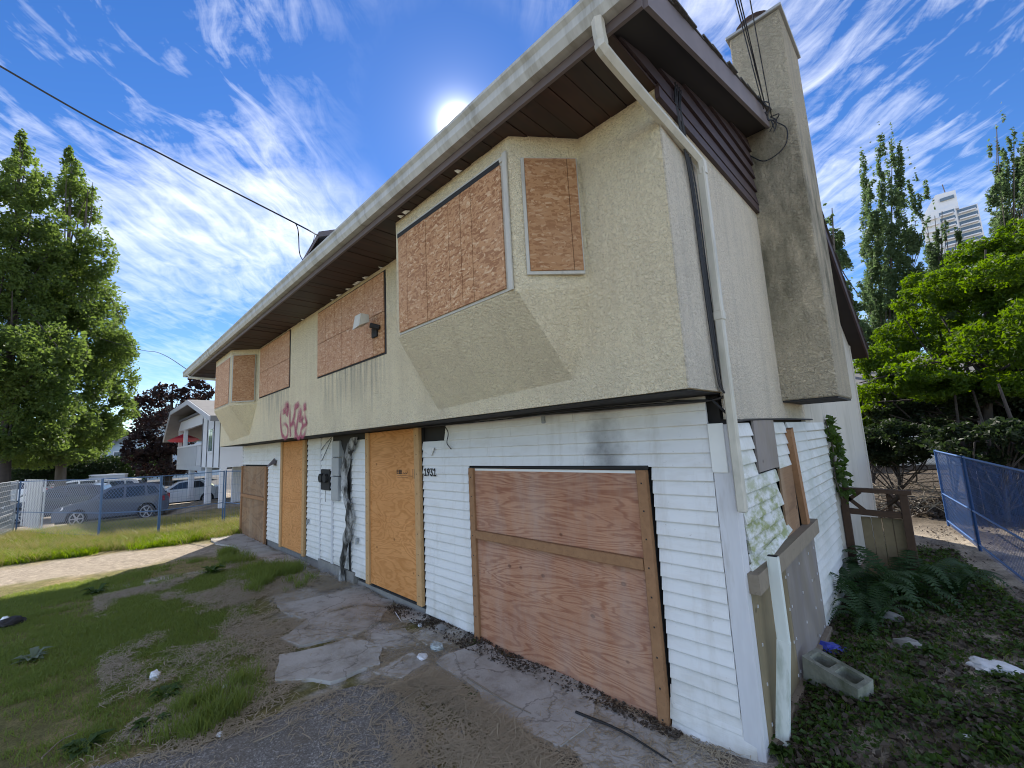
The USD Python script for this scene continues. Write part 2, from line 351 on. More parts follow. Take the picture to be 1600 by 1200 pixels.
def burnt():
    g = G(); p = g.pos()
    m = g.step(g.noise(g.scl(p, (9, 9, 2.2)), 1.0, 4, 0.6), 0.42, 0.58)
    c = g.mix(m, (0.015, 0.014, 0.012), (0.36, 0.355, 0.34))
    c = g.mix(g.math('multiply', g.step(g.noise(p, 14, 4, 0.6), 0.5, 0.7), 0.6), c, (0.07, 0.065, 0.055))
    return g.mat('burnt_vinyl', g('principled_bsdf', 'BSDF', base_color=c, roughness=0.6))
M_burnt = burnt()


def spray():
    g = G()
    uv = g('uvmap', 'UV', attribute='st'); s = g('separate_xyz', 'x', vector=uv).split('.')[0]
    v = g.math('absolute', g.math('subtract', s + '.y', 0.5))
    a = g.step(v, 0.5, 0.12)
    a = g.math('multiply', a, s + '.x')
    a = g.math('multiply', a, g.step(g.noise(g.pos(), 60, 4, 0.7), 0.25, 0.55))
    pb = g('principled_bsdf', 'BSDF', base_color=(0.26, 0.035, 0.065), roughness=0.8)
    return g.mat('spray_paint', g('mix_closure', 'closure', fac=a, closure1=g('transparent_bsdf', 'BSDF'), closure2=pb))
M_spray = spray()

# ------------------------------------------------------------------ ground
# ground plan, metres: X along the front of the house (0 = near corner), Y back from the front wall
LAWN = Polygon([(-14, -9), (-10.46, -4.11), (-10.6, -2.9), (-10.9, -1.5), (-10.2, -0.75), (-8.6, -0.75), (-7.6, -1.05), (-5.9, -1.45), (-5.5, -1.95), (-4.4, -1.75), (-3.5, -1.95), (-3.35, -2.45), (-3.5, -2.98), (-4.1, -3.6), (-7, -9)])
ASPHALT = [(-5.6, -5.2), (-4.3, -3.75), (-3.45, -2.95), (-3.22, -2.45), (-3.2, -1.95), (-3.12, -1.5), (-2.9, -1.12), (-2.62, -1.02), (-2.42, -1.16), (-2.1, -1.2), (-1.8, -1.35), (-1.4, -1.5), (-0.9, -1.2), (-0.3, -1.4), (2.5, -3), (3, -5.2)]
DRIVE = Polygon([(-14.4, -9), (-13.9, -4.5), (-13.2, -2.2), (-12.6, -0.9), (-11.3, -0.55), (-10.4, -0.75), (-11.0, -1.6), (-11.0, -3), (-11.6, -4.2), (-13, -9)])
def smooth(a, b, x): t = np.clip((x-a)/(b-a), 0, 1); return t*t*(3-2*t)
def height(x, y):
    x, y = np.asarray(x, float), np.asarray(y, float)
    h = np.full(np.broadcast(x, y).shape, -0.10)
    h = h + 0.15*smooth(-0.6, 0.5, x)*smooth(-0.9, 0.3, y)                          # the side yard lies a little higher
    near = np.exp(-((x+4)/14)**2 - ((y+1)/12)**2)
    p = np.stack([x*0.9, y*0.9, 0*x], -1)
    h = h + near*0.07*(meshkit.fbm(p, 2, 3)-0.5)*smooth(-14.5, -13, x)
    h = h - 0.55*smooth(-20.5, -25.5, x)*smooth(1.2, -0.6, y) - 0.55*smooth(-25, -33, x)*smooth(-.6, 1.2, y)
    house = (x > -13.3) & (x < -0.05) & (y > 0.05) & (y < 7.6)
    return np.where(house, -0.25, h)


def inside(poly, x, y, feather):
    import shapely
    pts = shapely.points(x.ravel(), y.ravel())
    d = shapely.distance(shapely.boundary(poly), pts) * np.where(shapely.contains(poly, pts), 1, -1)
    return smooth(-feather, feather, d.reshape(x.shape))


def build_ground():
    def axis(parts): return np.unique(np.concatenate([np.round(np.arange(a, b, s), 4) for a, b, s in parts]))
    ex = np.array([-900, -500, -300, -200, -140, -100, -75, -60, -50, -42, -36, -32])
    xs = np.concatenate([ex, axis([(-30, -17, .5), (-17, -8, .12), (-8, 2.6, .06), (2.6, 8, .25), (8, 30, 1.0)]), [35, 45, 60, 90, 140, 200, 300, 500, 900]])
    ys = np.concatenate([[-900, -500, -300, -150, -80, -50, -35, -25, -18], axis([(-14, -6, .5), (-6, -4.2, .12), (-4.2, 3.4, .06), (3.4, 10, .15), (10, 30, .5)]), [35, 45, 60, 90, 140, 200, 300, 500, 900]])
    X, Y = np.meshgrid(xs, ys, indexing='ij')
    Z = height(X, Y)
    nx, ny = X.shape
    P3 = lambda s: np.stack([X*s, Y*s, 0*X], -1)
    n1, n2, n3 = meshkit.fbm(P3(0.7), 4, 1), meshkit.fbm(P3(2.3), 4, 9), meshkit.fbm(P3(6.0), 3, 21)
    straw, soil, lawn = np.array([0.44, 0.385, 0.31]), np.array([0.26, 0.225, 0.185]), np.array([0.14, 0.145, 0.07])
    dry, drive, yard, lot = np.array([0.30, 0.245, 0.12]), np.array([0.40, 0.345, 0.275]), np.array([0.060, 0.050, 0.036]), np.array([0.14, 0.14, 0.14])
    t = smooth(0.38, 0.62, n2)[..., None]
    col = straw*(1-t) + soil*t
    jit = (n2-0.5)*0.9
    def put(poly, c, feather=0.25):
        nonlocal col
        w = inside(poly, X + jit*0.8, Y + (n3-0.5)*0.8, feather)[..., None]
        col = col*(1-w) + c*w
    tl = smooth(0.34, 0.66, n1*0.45+n2*0.35+n3*.2)[..., None]
    put(LAWN, lawn*(1-tl) + np.array([0.30, 0.265, 0.175])*tl)
    put(sbox(-21, -14, -14, 6).union(sbox(-16, -12.4, -1.2, 9)), dry*(1-t*.5) + np.array([0.10, 0.13, 0.03])*t*.5, 0.5)
    apron = Polygon([(-13.2, -.75), (-13.2, 0), (0, 0), (0.1, -.9), (-.6, -1.15), (-1.6, -.85), (-2.6, -.8), (-3.0, -1.2), (-3.3, -1.75), (-4.3, -1.7), (-5.3, -1.5), (-6.3, -1.15), (-7.6, -.75), (-9, -.6)])
    w = inside(apron, X + jit*.4, Y + (n3-.5)*.4, .12)*smooth(.56, .44, n2*.6+n3*.4); w = w[..., None]
    col = col*(1-w) + np.array([0.56, 0.545, 0.52])*(.75+.5*n3[..., None])*w
    put(DRIVE, drive*(0.85+0.3*n3[..., None]), 0.3)
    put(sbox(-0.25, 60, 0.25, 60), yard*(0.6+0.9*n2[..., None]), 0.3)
    put(sbox(-300, -18.2, -40, 60), lot, 0.5)
    put(sbox(-900, 900, -900, -9.5), np.array([0.34, 0.32, 0.28]), 0.6)
    put(sbox(-9.3, 40, -9.5, -5.4), np.array([0.48, 0.46, 0.42]), 0.15)
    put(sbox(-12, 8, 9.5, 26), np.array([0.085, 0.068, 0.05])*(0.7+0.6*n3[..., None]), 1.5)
    idx = np.arange(nx*ny).reshape(nx, ny)
    a, b, c, d = idx[:-1, :-1].ravel(), idx[1:, :-1].ravel(), idx[1:, 1:].ravel(), idx[:-1, 1:].ravel()
    f = np.vstack([np.stack([a, b, c], 1), np.stack([a, c, d], 1)])
    v = np.stack([X.ravel(), Y.ravel(), Z.ravel()], 1)
    g = G(); p = g.pos()
    vc = g('attribute', 'color', attribute='soil')
    n = g.noise(p, 55, 5, 0.7); m = g.noise(p, 9, 5, 0.65)
    c = g('mix_color', 'result', blend_type='multiply', fac=1.0, a=vc, b=g.ramp(n, [(0.25, (0.45, 0.44, 0.42)), (0.5, (1.0, 1.0, 1.0)), (0.75, (1.55, 1.5, 1.4))]), use_clamp=False)
    c = g('mix_color', 'result', blend_type='multiply', fac=1.0, a=c, b=g.ramp(m, [(0.3, (0.7, 0.7, 0.7)), (0.7, (1.25, 1.22, 1.2))]), use_clamp=False)
    look = g.mat('ground_look', g('principled_bsdf', 'BSDF', base_color=c, roughness=0.95, specular_ior_level=0.15, normal=g.bump(g.math('add', n, g.math('multiply', m, 1.5)), 0.8, 0.03)))
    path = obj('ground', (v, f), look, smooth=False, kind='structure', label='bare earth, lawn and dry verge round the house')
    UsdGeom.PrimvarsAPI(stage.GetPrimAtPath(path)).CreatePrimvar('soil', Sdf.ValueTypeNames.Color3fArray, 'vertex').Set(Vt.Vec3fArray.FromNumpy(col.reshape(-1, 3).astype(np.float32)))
build_ground()


def sheet(poly, lift, thick=0.0, step=0.09):
    """A sheet following the ground: triangulated outline, raised by lift."""
    P = Polygon(poly) if not hasattr(poly, 'exterior') else poly
    b = P.bounds; xs, ys = np.arange(b[0], b[2], step), np.arange(b[1], b[3], step)
    X, Y = np.meshgrid(xs, ys, indexing='ij')
    import shapely
    ins = shapely.contains(P.buffer(-step*0.35), shapely.points(X.ravel(), Y.ravel()))
    edge = P.segmentize(step); ep = np.array(edge.exterior.coords)[:-1]
    pts = np.vstack([ep, np.stack([X.ravel(), Y.ravel()], 1)[ins]])
    from scipy.spatial import Delaunay
    tri = Delaunay(pts).simplices
    cen = pts[tri].mean(1); tri = tri[shapely.contains(P, shapely.points(cen[:, 0], cen[:, 1]))]
    a, b2, c = pts[tri[:, 0]], pts[tri[:, 1]], pts[tri[:, 2]]
    cr = (b2-a)[:, 0]*(c-a)[:, 1] - (b2-a)[:, 1]*(c-a)[:, 0]
    tri[cr < 0] = tri[cr < 0][:, ::-1]
    z = height(pts[:, 0], pts[:, 1]) + lift
    v = np.column_stack([pts, z])
    n = len(ep); low = np.column_stack([ep, z[:n] - 0.08]); f = [tri]
    k = np.arange(n); k2 = (k+1) % n
    f += [np.stack([k, len(pts)+k, len(pts)+k2], 1), np.stack([k, len(pts)+k2, k2], 1)]
    return np.vstack([v, low]), np.vstack(f)
def ragged(poly, amp, seed, step=0.06):
    e = np.array(Polygon(poly).segmentize(step).exterior.coords)[:-1]
    n = meshkit.fbm(np.column_stack([e*2.2, 0*e[:, :1]+seed]), 4, seed) - 0.5
    m = meshkit.fbm(np.column_stack([e*2.2, 0*e[:, :1]+seed+50]), 4, seed+7) - 0.5
    return Polygon(e + np.column_stack([n, m])*amp*2).buffer(0)


def asphalt_mat():
    g = G(); p = g.pos()
    v = g('voronoi_texture', 'color', feature='f1', vector=p, scale=110.0, randomness=1.0)
    s = g('separate_color', 'r', color_type='rgb', color=v)
    c = g.ramp(s, [(0, (0.12, 0.112, 0.10)), (0.6, (0.205, 0.192, 0.174)), (0.88, (0.30, 0.285, 0.26)), (1, (0.48, 0.46, 0.43))])
    m = g.step(g.noise(p, 2.2, 6, 0.65), 0.50, 0.70)
    c = g.mix(g.math('multiply', m, 0.7), c, (0.17, 0.145, 0.11))
    return g.mat('asphalt', g('principled_bsdf', 'BSDF', base_color=c, roughness=0.85, specular_ior_level=0.3, normal=g.bump(s, 0.6, 0.008)))
def slab_mat():
    g = G(); p = g.pos()
    n = g.noise(p, 3.0, 6, 0.65); n2 = g.noise(p, 40, 4, 0.65)
    c = g.ramp(n, [(0.30, (0.22, 0.20, 0.165)), (0.42, (0.42, 0.39, 0.345)), (0.54, (0.50, 0.475, 0.43)), (0.8, (0.57, 0.55, 0.51))])
    c = g.mix(g.math('multiply', g.step(g.noise(p, 5, 5, 0.7), 0.60, 0.70), 0.7), c, (0.22, 0.19, 0.15))
    c = g.mix(g.math('multiply', n2, 0.30), c, (0.16, 0.145, 0.12))
    wv = g('mix_color', 'result', blend_type='add', fac=0.35, a=p, b=g.noise(p, 3, 4, 0.6, out='color'), use_clamp=False)
    ck = g('voronoi_texture', 'distance', feature='distance_to_edge', vector=wv, scale=1.25, randomness=1.0)
    c = g.mix(g.math('multiply', g.step(ck, 0.013, 0.002), 0.5), c, (0.10, 0.085, 0.07))
    return g.mat('slab_concrete', g('principled_bsdf', 'BSDF', base_color=c, roughness=0.9, specular_ior_level=0.25, normal=g.bump(g.math('add', n2, n), 0.45, 0.012)))
M_asphalt, M_slab = asphalt_mat(), slab_mat()
obj('driveway', sheet(ragged(ASPHALT, 0.10, 4), 0.014, step=0.09), M_asphalt, kind='structure', label='worn asphalt driveway along the bottom of the picture', smooth=40)
pav = thing('pavement', 'broken concrete apron in front of the house', None, kind='structure')
SLABS = [
    [(-6.35, -1.10), (-6.45, 0.0), (-5.5, 0.02), (-4.75, 0.02), (-4.62, -0.10), (-5.0, -0.45), (-5.1, -1.05), (-5.6, -1.2)],
    [(-5.02, -1.08), (-4.92, -0.45), (-4.5, -0.16), (-4.22, -0.42), (-4.02, -0.85), (-4.3, -1.35), (-4.7, -1.45)],
    [(-4.25, -1.65), (-3.95, -0.95), (-3.55, -0.80), (-3.2, -0.95), (-3.3, -1.45), (-3.75, -1.85)],
    [(-3.98, -0.80), (-3.75, -0.42), (-3.2, -0.48), (-3.35, -0.75), (-3.6, -0.88)],
    [(-3.12, -1.15), (-3.12, -0.66), (-2.82, -0.60), (-2.72, -0.95)],
    [(-2.75, -0.62), (-2.72, -0.08), (-2.0, -0.03), (-1.2, -0.05), (-1.1, -0.72), (-1.6, -0.78), (-2.2, -0.64)],
    [(-1.13, -0.72), (-1.17, -0.05), (-0.6, -0.05), (-0.22, -0.16), (-0.12, -0.6), (-0.5, -0.95)],
    [(-9.2, -0.55), (-9.25, -0.02), (-7.95, -0.02), (-7.9, -0.45), (-8.5, -0.6)],
    [(-13.1, -0.75), (-13.1, -0.03), (-10.9, -0.03), (-10.9, -0.6), (-12, -0.8)],
    [(-10.85, -0.58), (-10.85, -0.03), (-9.35, -0.03), (-9.3, -0.5), (-10, -0.62)],
    [(-3.55, -0.40), (-3.5, -0.04), (-3.05, -0.04), (-2.95, -0.28), (-3.2, -0.42)],
    [(-4.35, -0.16), (-4.3, -0.03), (-3.65, -0.03), (-3.75, -0.2), (-4.0, -0.25)],
]
for i, s in enumerate(SLABS):
    obj('slab', sheet(ragged(s, 0.11, 11+i), 0.026 + 0.004*(i % 3), step=0.07), M_slab, pav, smooth=40)

# ------------------------------------------------------------------ the boarded-up house
OV, BY, ZB, ZS = -0.58, -1.03, 2.35, 4.47
XL = -13.2
def zroof(y): return 4.47 + 0.267*(y+1.16) if y < 3.2 else 4.47 + 0.267*4.36 - 0.43*(y-3.2)
H = thing('house', 'two storey cream stucco house, boarded up, white siding below', 'house', (0, 0, 0))

up = [(OV, ZB), (7.7, ZB), (7.7, zroof(7.7)-.01), (3.2, zroof(3.2)-.01), (OV, zroof(OV)-.01)]
obj('upper_wall', extr(up, XL, 0.0), M_stucco, H)
side = [(OV+.004, ZB+.003), (-0.004, ZB+.003), (-0.004, 2.155), (2.62, 2.155), (2.62, zroof(2.62)-.02), (OV+.004, zroof(OV)-.02)]
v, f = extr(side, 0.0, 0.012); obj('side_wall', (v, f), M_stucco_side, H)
obj('lower_wall', box(XL+.03, -0.04, 0.05, 7.6, -0.3, 2.336), M_sheath, H)
obj('foundation', [box(XL, -7.43, 0.012, 0.3, -0.3, 0.06), box(-7.4, -5.9, -0.05, 0.3, -0.3, 0.10), box(-5.88, -0.03, 0.012, 0.3, -0.3, -0.02), box(-0.3, -0.006, .02, 7.6, -.3, 0.02)], M_found, H)
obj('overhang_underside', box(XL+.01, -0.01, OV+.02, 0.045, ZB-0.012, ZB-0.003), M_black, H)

def bay(fr0, fr1, r1, l1, bot0, bot1):
    p = [(fr0, BY, ZS-.005), (fr1, BY, ZS-.005), (r1, OV+.05, ZS-.005), (l1, OV+.05, ZS-.005),
         (fr0, BY, 3.19), (fr1, BY, 3.19), (r1, OV+.05, 3.22), (l1, OV+.05, 3.22), (bot0, OV+.05, 2.38), (bot1, OV+.05, 2.46)]
    return hull(p)
obj('bay', bay(-2.72, -1.0, -0.62, -3.02, -2.68, -0.86), M_stucco, H, label='near bay with the largest boarded window')
obj('bay', bay(-11.58, -9.98, -9.55, -11.9, -12.0, -10.2), M_stucco, H, label='far bay with two narrow boarded windows')

# roof
T = 0.17
rf = [(-1.16, zroof(-1.16)), (3.2, zroof(3.2)), (8.3, zroof(8.3)), (8.3, zroof(8.3)+T), (3.2, zroof(3.2)+T+.02), (-1.16, zroof(-1.16)+T)]
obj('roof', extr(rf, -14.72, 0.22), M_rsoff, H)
sh = []
def course(y0, y1, lift):
    a, b = zroof(y0)+T+lift, zroof(y1)+T+.004
    return [(y0, a), (y1, b), (y1, b-.012), (y0, a-.014)]
r2 = np.random.default_rng(3)
for i in range(24):
    y0 = -1.2 + i*0.185
    sh.append(extr(course(y0, y0+.22, 0.02), -14.76, 0.265 + r2.uniform(-.012, .02)))
for i in range(26):
    y1 = 8.32 - i*0.197
    sh.append(extr([(y1, zroof(y1)+T+.02), (y1-.22, zroof(y1-.22)+T+.006), (y1-.22, zroof(y1-.22)+T-.004), (y1, zroof(y1)+T+.008)][::-1], -14.76, 0.265 + r2.uniform(-.012, .02)))
obj('shingle', sh, M_shingle, H, kind='stuff')
obj('rake_board', extr([(-1.16, zroof(-1.16)-.03), (1.64, zroof(1.64)-.03), (1.64, zroof(1.64)+T-.005), (-1.16, zroof(-1.16)+T-.005)], 0.222, 0.25), M_rake, H)
obj('rake_board', extr([(2.6, zroof(2.6)-.03), (3.2, zroof(3.2)-.03), (8.3, zroof(8.3)-.03), (8.3, zroof(8.3)+T-.005), (3.2, zroof(3.2)+T-.005), (2.6, zroof(2.6)+T-.005)], 0.222, 0.25), M_brown, H)
obj('front_fascia', box(-14.72, 0.222, -1.185, -1.161, 4.44, zroof(-1.16)+T), M_rake, H)
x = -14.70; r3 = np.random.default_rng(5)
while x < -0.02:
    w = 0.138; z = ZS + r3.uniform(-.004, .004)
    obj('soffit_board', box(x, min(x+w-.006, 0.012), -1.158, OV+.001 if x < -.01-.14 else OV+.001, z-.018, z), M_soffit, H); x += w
# gutter: a K profile trough with a lip
gp = [(-1.19, 4.50), (-1.255, 4.50), (-1.285, 4.545), (-1.288, 4.60), (-1.312, 4.625), (-1.315, 4.645), (-1.300, 4.648), (-1.282, 4.628), (-1.275, 4.60), (-1.27, 4.552), (-1.245, 4.515), (-1.19, 4.515)]
gv, gf = extr(gp[::-1], -14.75, 0.20)
obj('gutter', [(gv, gf), box(0.19, 0.2, -1.30, -1.19, 4.5, 4.64), box(-14.75, -14.74, -1.30, -1.19, 4.5, 4.64)], M_gutter, H)
def pipe(pts, w, d, up=(0, 0, 1)):
    return [bar(a, b, w, d, up) for a, b in zip(pts[:-1], pts[1:])]
dsp = [(-0.02, -1.25, 4.50), (-0.015, -1.235, 4.36), (0.0, -1.15, 4.28), (0.055, -0.10, 4.13), (0.07, -0.055, 4.09), (0.072, -0.05, 4.0)]
dv = []
path = smoothline(dsp, 5)
obj('downspout', [tube(path, 0.038, 6), cbox(0.040, 0.100, -0.082, -0.020, 2.92, 4.05, .008), cbox(0.036, 0.104, -.086, -.016, 2.86, 2.93, .008), cbox(0.040, 0.098, -0.081, -0.021, 1.52, 2.87, .008)], M_downspout, H)
obj('downspout', tube([(-14.3, -1.22, 4.5), (-14.2, -1.2, 4.42), (-13.25, -0.62, 4.25)], 0.04, 6), M_downspout, H, label='short downspout bend under the far end of the gutter')

# gable boards on the side wall
zb0 = 4.40
obj('gable_trim', extr([(-0.62, zb0-.06), (1.675, zb0-.06), (1.675, zb0+.02), (-0.62, zb0+.02)], 0.0122, 0.045), M_brown, H)
for k in range(7):
    za, zb = zb0+.022 + k*0.155, zb0+.022 + (k+1)*0.155 - .004
    ys = [max(OV, (z - 4.46)/0.267 - 1.16) for z in (za, zb)]
    if ys[0] > 1.6: break
    pr = [(OV, za), (1.675, za), (1.675, zb), (-.74, zb), (-1.08, 4.478), (OV, 4.478)] if k == 0 else [(ys[0]+.002, za), (1.675, za), (1.675, min(zb, zroof(1.675))), (min(ys[1], 1.67), min(zb, zroof(1.675)))]
    v, f = extr(pr, 0.0122, 0.030)
    v[(v[:, 0] > 0.02) & (v[:, 2] < za+.03), 0] += 0.022
    obj('gable_board', (v, f), M_brown, H)
# chimney
obj('chimney', [cbox(-0.02, 0.472, 1.68, 2.56, 2.34, 6.47, .01)], M_chimney, H)
obj('chimney_cap', [cbox(-0.05, 0.50, 1.65, 2.59, 6.472, 6.505, .004)], M_grey_metal, H)
obj('chimney_pot', [tube([(0.18, 1.98, 6.5), (0.18, 1.98, 6.72)], 0.15, 16), tube([(0.18, 1.98, 6.70), (0.18, 1.98, 6.78)], [0.2, 0.11], 16)], M_rake, H)
obj('chimney_underside', box(0.014, 0.46, 1.69, 2.55, 2.322, 2.338), M_black, H)
# rear side wall panels
M_panel = plain('side_panel_paint', (0.46, 0.43, 0.365), 0.7, 0.08, 2.5, dirt=(0.33, 0.31, 0.25), dirt_at=(0.5, 0.75), stretch=(1, 1, .5))
edges = [2.625, 3.0, 3.75, 4.95, 6.2, 7.70]
for a, b in zip(edges[:-1], edges[1:]):
    zt = [zroof(a)-.02, zroof(b)-.02]
    prof = [(a, 0.0), (b-.008, 0.0), (b-.008, zt[1])] + ([(3.2, zroof(3.2)-.02)] if a < 3.2 < b else []) + [(a, zt[0])]
    obj('side_panel', extr(prof, -0.03, 0.012), M_panel, H)
obj('corner_board', box(-0.02, 0.03, 7.62, 7.74, 0, zroof(7.74)-.03), M_panel, H)
obj('side_window', box(0.0125, 0.03, 4.0, 4.75, 1.0, 1.95), M_ply_grey, H)

# siding: every course of every bay of wall is one plank
VP = [(0.0, 0.0), (0.0250, 0.0), (0.0275, 0.003), (0.0265, 0.012), (0.0110, 0.092), (0.0060, 0.1038), (0.0, 0.1038)]
CH = 0.1038
rs = np.random.default_rng(12)
def plank(x0, x1, z, side=False, sag=0.0, out=0.0, mat=None, cut=1.0, nseg=1):
    xs = np.linspace(x0, x1, nseg+1); prof = np.array(VP); prof = prof[:, :] * (1, 1)
    n = len(prof); vs = []
    t0, t1 = rs.uniform(-.0025, .0025, 2); o0, o1 = rs.uniform(-.0012, .0022, 2)
    for i, xx in enumerate(xs):
        t = i/max(nseg, 1); o = prof[:, 0] + (o0*(1-t)+o1*t + out*(1 if nseg == 1 else math.sin(math.pi*t)))*(prof[:, 0] > 0.001)
        zz = z + prof[:, 1]*cut + t0*(1-t)+t1*t + sag*t
        vs.append(np.column_stack([o, np.full(n, xx), zz]) if side else np.column_stack([np.full(n, xx), -o, zz]))
    v = np.vstack(vs); f = []
    for i in range(nseg):
        for k in range(n):
            a, b = i*n+k, i*n+(k+1) % n; f += [(a, b, b+n), (a, b+n, a+n)]
    for base in (0, nseg*n):
        for k in range(1, n-1): f.append((base, base+k, base+k+1))
    f = np.array(f)
    return v, (f if side else f)
def wallof(secs, z0, z1, side=False, mat=None, nseg=1):
    n = int(round((z1-z0)/CH))
    for k in range(n):
        z = z0 + k*CH
        for s in secs(z):
            cuts = [s[0], s[1]]
            if s[1]-s[0] > 1.5 and not side: cuts.insert(1, s[0] + (s[1]-s[0])*rs.uniform(.25, .75))       # butt joints
            for a, b in zip(cuts[:-1], cuts[1:]): obj('siding_plank', plank(a+(.0015 if a != s[0] else 0), b-(.0015 if b != s[1] else 0), z, side, mat=mat, nseg=nseg), mat, H)
def front_secs(z):
    o = []
    if z > 1.79: o.append((-13.1, -9.72))
    else: o.append((-10.72, -9.72))
    if z > 0.0: o += [(-8.08, -7.42), (-7.36, -6.84), (-6.02, -5.5)]
    return o
wallof(front_secs, 0.05, 2.33, mat=M_vinyl)
def near_secs(z):
    if z > 2.23: return [(-3.33, -0.11)]
    if z > 2.03: return [(-3.35 + rs.uniform(-.03, .02), -0.11)]
    if z > 1.79: return [(-3.86, -0.11)]
    return [(-3.86, -2.90), (-0.585, -0.11)]
wallof(near_secs, -0.05, 2.33, mat=M_vinyl)
for k, (x0, fl) in enumerate(((-0.60, .05), (-0.61, .028), (-0.60, .012))):          # the lowest courses have come loose
    z = -0.115 + k*0.095
    p = [(x0, -.012-fl, z), (-0.03, -.016-fl*.6, z-.06+k*.01), (-0.03, -.016, z+.115), (x0, -.012, z+.13)]
    q = [(a, b+.006, c) for a, b, c in p]
    obj('siding_plank', hull(p+q), M_vinyl, H, label='loose plank at the foot of the near corner')
obj('siding_plank', hull([(-3.84, -.03, 2.02), (-3.62, -.05, 1.94), (-3.55, -.045, 2.05), (-3.8, -.02, 2.08), (-3.84, -.02, 2.0), (-3.6, -.02, 2.0)]), M_vinyl, H, label='crumpled scrap of siding under the charred hole')
def side_secs(z):
    end = 3.70
    if z > 1.70: return [(0.16, 0.55), (1.20, 1.63), (1.72, end)]
    if z > 1.02: return [(0.13 + rs.uniform(0, .05), 1.14 + rs.uniform(-.06, .05)), (1.95, end)]
    return [(2.14, end)]
wallof(side_secs, 0.05, 2.15, side=True, mat=M_vinyl_side, nseg=2)
obj('corner_trim', [cbox(-0.105, 0.022, -0.024, -0.004, -0.12, 2.12, .003), cbox(0.0, 0.022, -0.004, 0.10, -0.12, 2.12, .003)], M_trim, H)
obj('corner_trim', cbox(-0.108, 0.0, -0.036, -0.0245, 1.78, 2.13, .003), M_white_plastic, H, label='newer white upper piece of the near corner trim')
obj('corner_trim', [cbox(-7.415, -7.365, -0.03, 0.0, 0.02, 2.33, .004)], M_trim, H)
obj('corner_trim', [cbox(-6.84, -6.77, -0.04, 0.0, -0.08, 2.33, .004)], M_trim, H)
obj('corner_trim', [cbox(-13.2, -13.11, -0.03, 0.03, -0.2, 2.33, .004)], M_trim, H)

# boarded windows: a frame with sheets nailed over it
def frame(x0, x1, y, z0, z1, w, t=0.02):
    return [cbox(x0-w, x1+w, y-t, y, z1, z1+w, .003), cbox(x0-w, x1+w, y-t, y, z0-w, z0, .003), cbox(x0-w, x0, y-t, y, z0, z1, .003), cbox(x1, x1+w, y-t, y, z0, z1, .003)]
def boards(parent, xs, zs, y, mats, gap=0.007, thick=0.013):
    k = 0
    for a, b in zip(zs[:-1], zs[1:]):
        for c, d in zip(xs[:-1], xs[1:]):
            j = rs.uniform(-.0015, .0015)
            obj('board', box(c+gap/2, d-gap/2, y-thick+j, y+j, a+gap/2, b-gap/2), mats[k % len(mats)], parent); k += 1
w1 = obj('boarded_window', [box(-2.66, -1.06, BY-.008, BY+.002, 3.205, 4.30), cbox(-1.065, -1.02, BY-.022, BY-.004, 3.2, 4.33, .003), cbox(-2.68, -1.06, BY-.018, BY-.004, 4.265, 4.31, .003)], M_frame, H, label='largest boarded window, on the front of the near bay')
obj('board', box(-2.66, -1.1, BY-.020, BY-.0185, 4.245, 4.29), M_black, w1, label='charred top edge')
boards(w1, [-2.65, -2.48, -2.14, -1.78, -1.61, -1.46, -1.09], [3.225, 4.245], BY-.008, [M_osb])
w2 = obj('boarded_window', box(-6.07, -3.77, OV-.006, OV+.002, 3.27, 4.40), M_sheath, H, label='boarded window behind the white lamp')
boards(w2, [-6.05, -5.70, -5.35, -5.1, -4.75, -4.35, -4.1, -3.80], [3.29, 3.84, 4.38], OV-.006, [M_osb2, M_osb2, M_osb2, M_osb2, M_osb2, M_osb2, M_osb, M_osb2])
w3 = obj('boarded_window', box(-9.43, -7.43, OV-.006, OV+.002, 3.30, 4.43), M_sheath, H, label='boarded window beside the far bay')
boards(w3, [-9.40, -8.8, -8.1, -7.46], [3.32, 3.86, 4.41], OV-.006, [M_osb2])
w5 = obj('boarded_window', box(-11.5, -10.02, BY-.006, BY+.002, 3.23, 4.31), M_frame, H, label='boarded window on the front of the far bay')
boards(w5, [-11.48, -10.75, -10.05], [3.25, 4.29], BY-.006, [M_osb2])
def angled(a, b, inset, z0, z1, mats, lab, bd):
    """A boarded window on the angled cheek of a bay, from plan point a to b."""
    a, b = np.array(a), np.array(b); d = b-a; L = np.linalg.norm(d); d = d/L; n = np.array([d[1], -d[0]])
    def slab(s0, s1, z0, z1, o0, o1):
        p = [np.append(a+d*s+n*o, z) for s in (s0, s1) for o in (o0, o1) for z in (z0, z1)]
        return hull(p)
    lo, hi = inset
    fr = obj('boarded_window', [slab(lo-.025, hi+.008, z0-.025, z0, -.01, .014), slab(lo-.025, hi+.008, z1, z1+.006, -.01, .014), slab(lo-.025, lo, z0, z1, -.01, .014), slab(hi, hi+.008, z0, z1, -.01, .014), slab(lo, hi, z0, z1, -.01, .004)], M_frame, H, label=lab)
    s = [lo] + [lo+(hi-lo)*q for q in bd] + [hi]
    for i in range(len(s)-1):
        obj('board', slab(s[i]+.002, s[i+1]-.002, z0+.002, z1-.002, .004, .02), mats, fr)
    return fr
angled((-1.0, BY), (-0.62, OV), (0.11, 0.52), 3.33, 4.25, M_osb3, 'narrow boarded window on the cheek of the near bay', [0.82])
angled((-9.98, BY), (-9.55, OV), (0.06, 0.54), 3.28, 4.32, M_osb3, 'narrow boarded window on the cheek of the far bay', [])

def nails(x, z0, z1, y, n):
    return [box(x-.006, x+.006, y-.003, y, z-.006, z+.006) for z in np.linspace(z0, z1, n)]
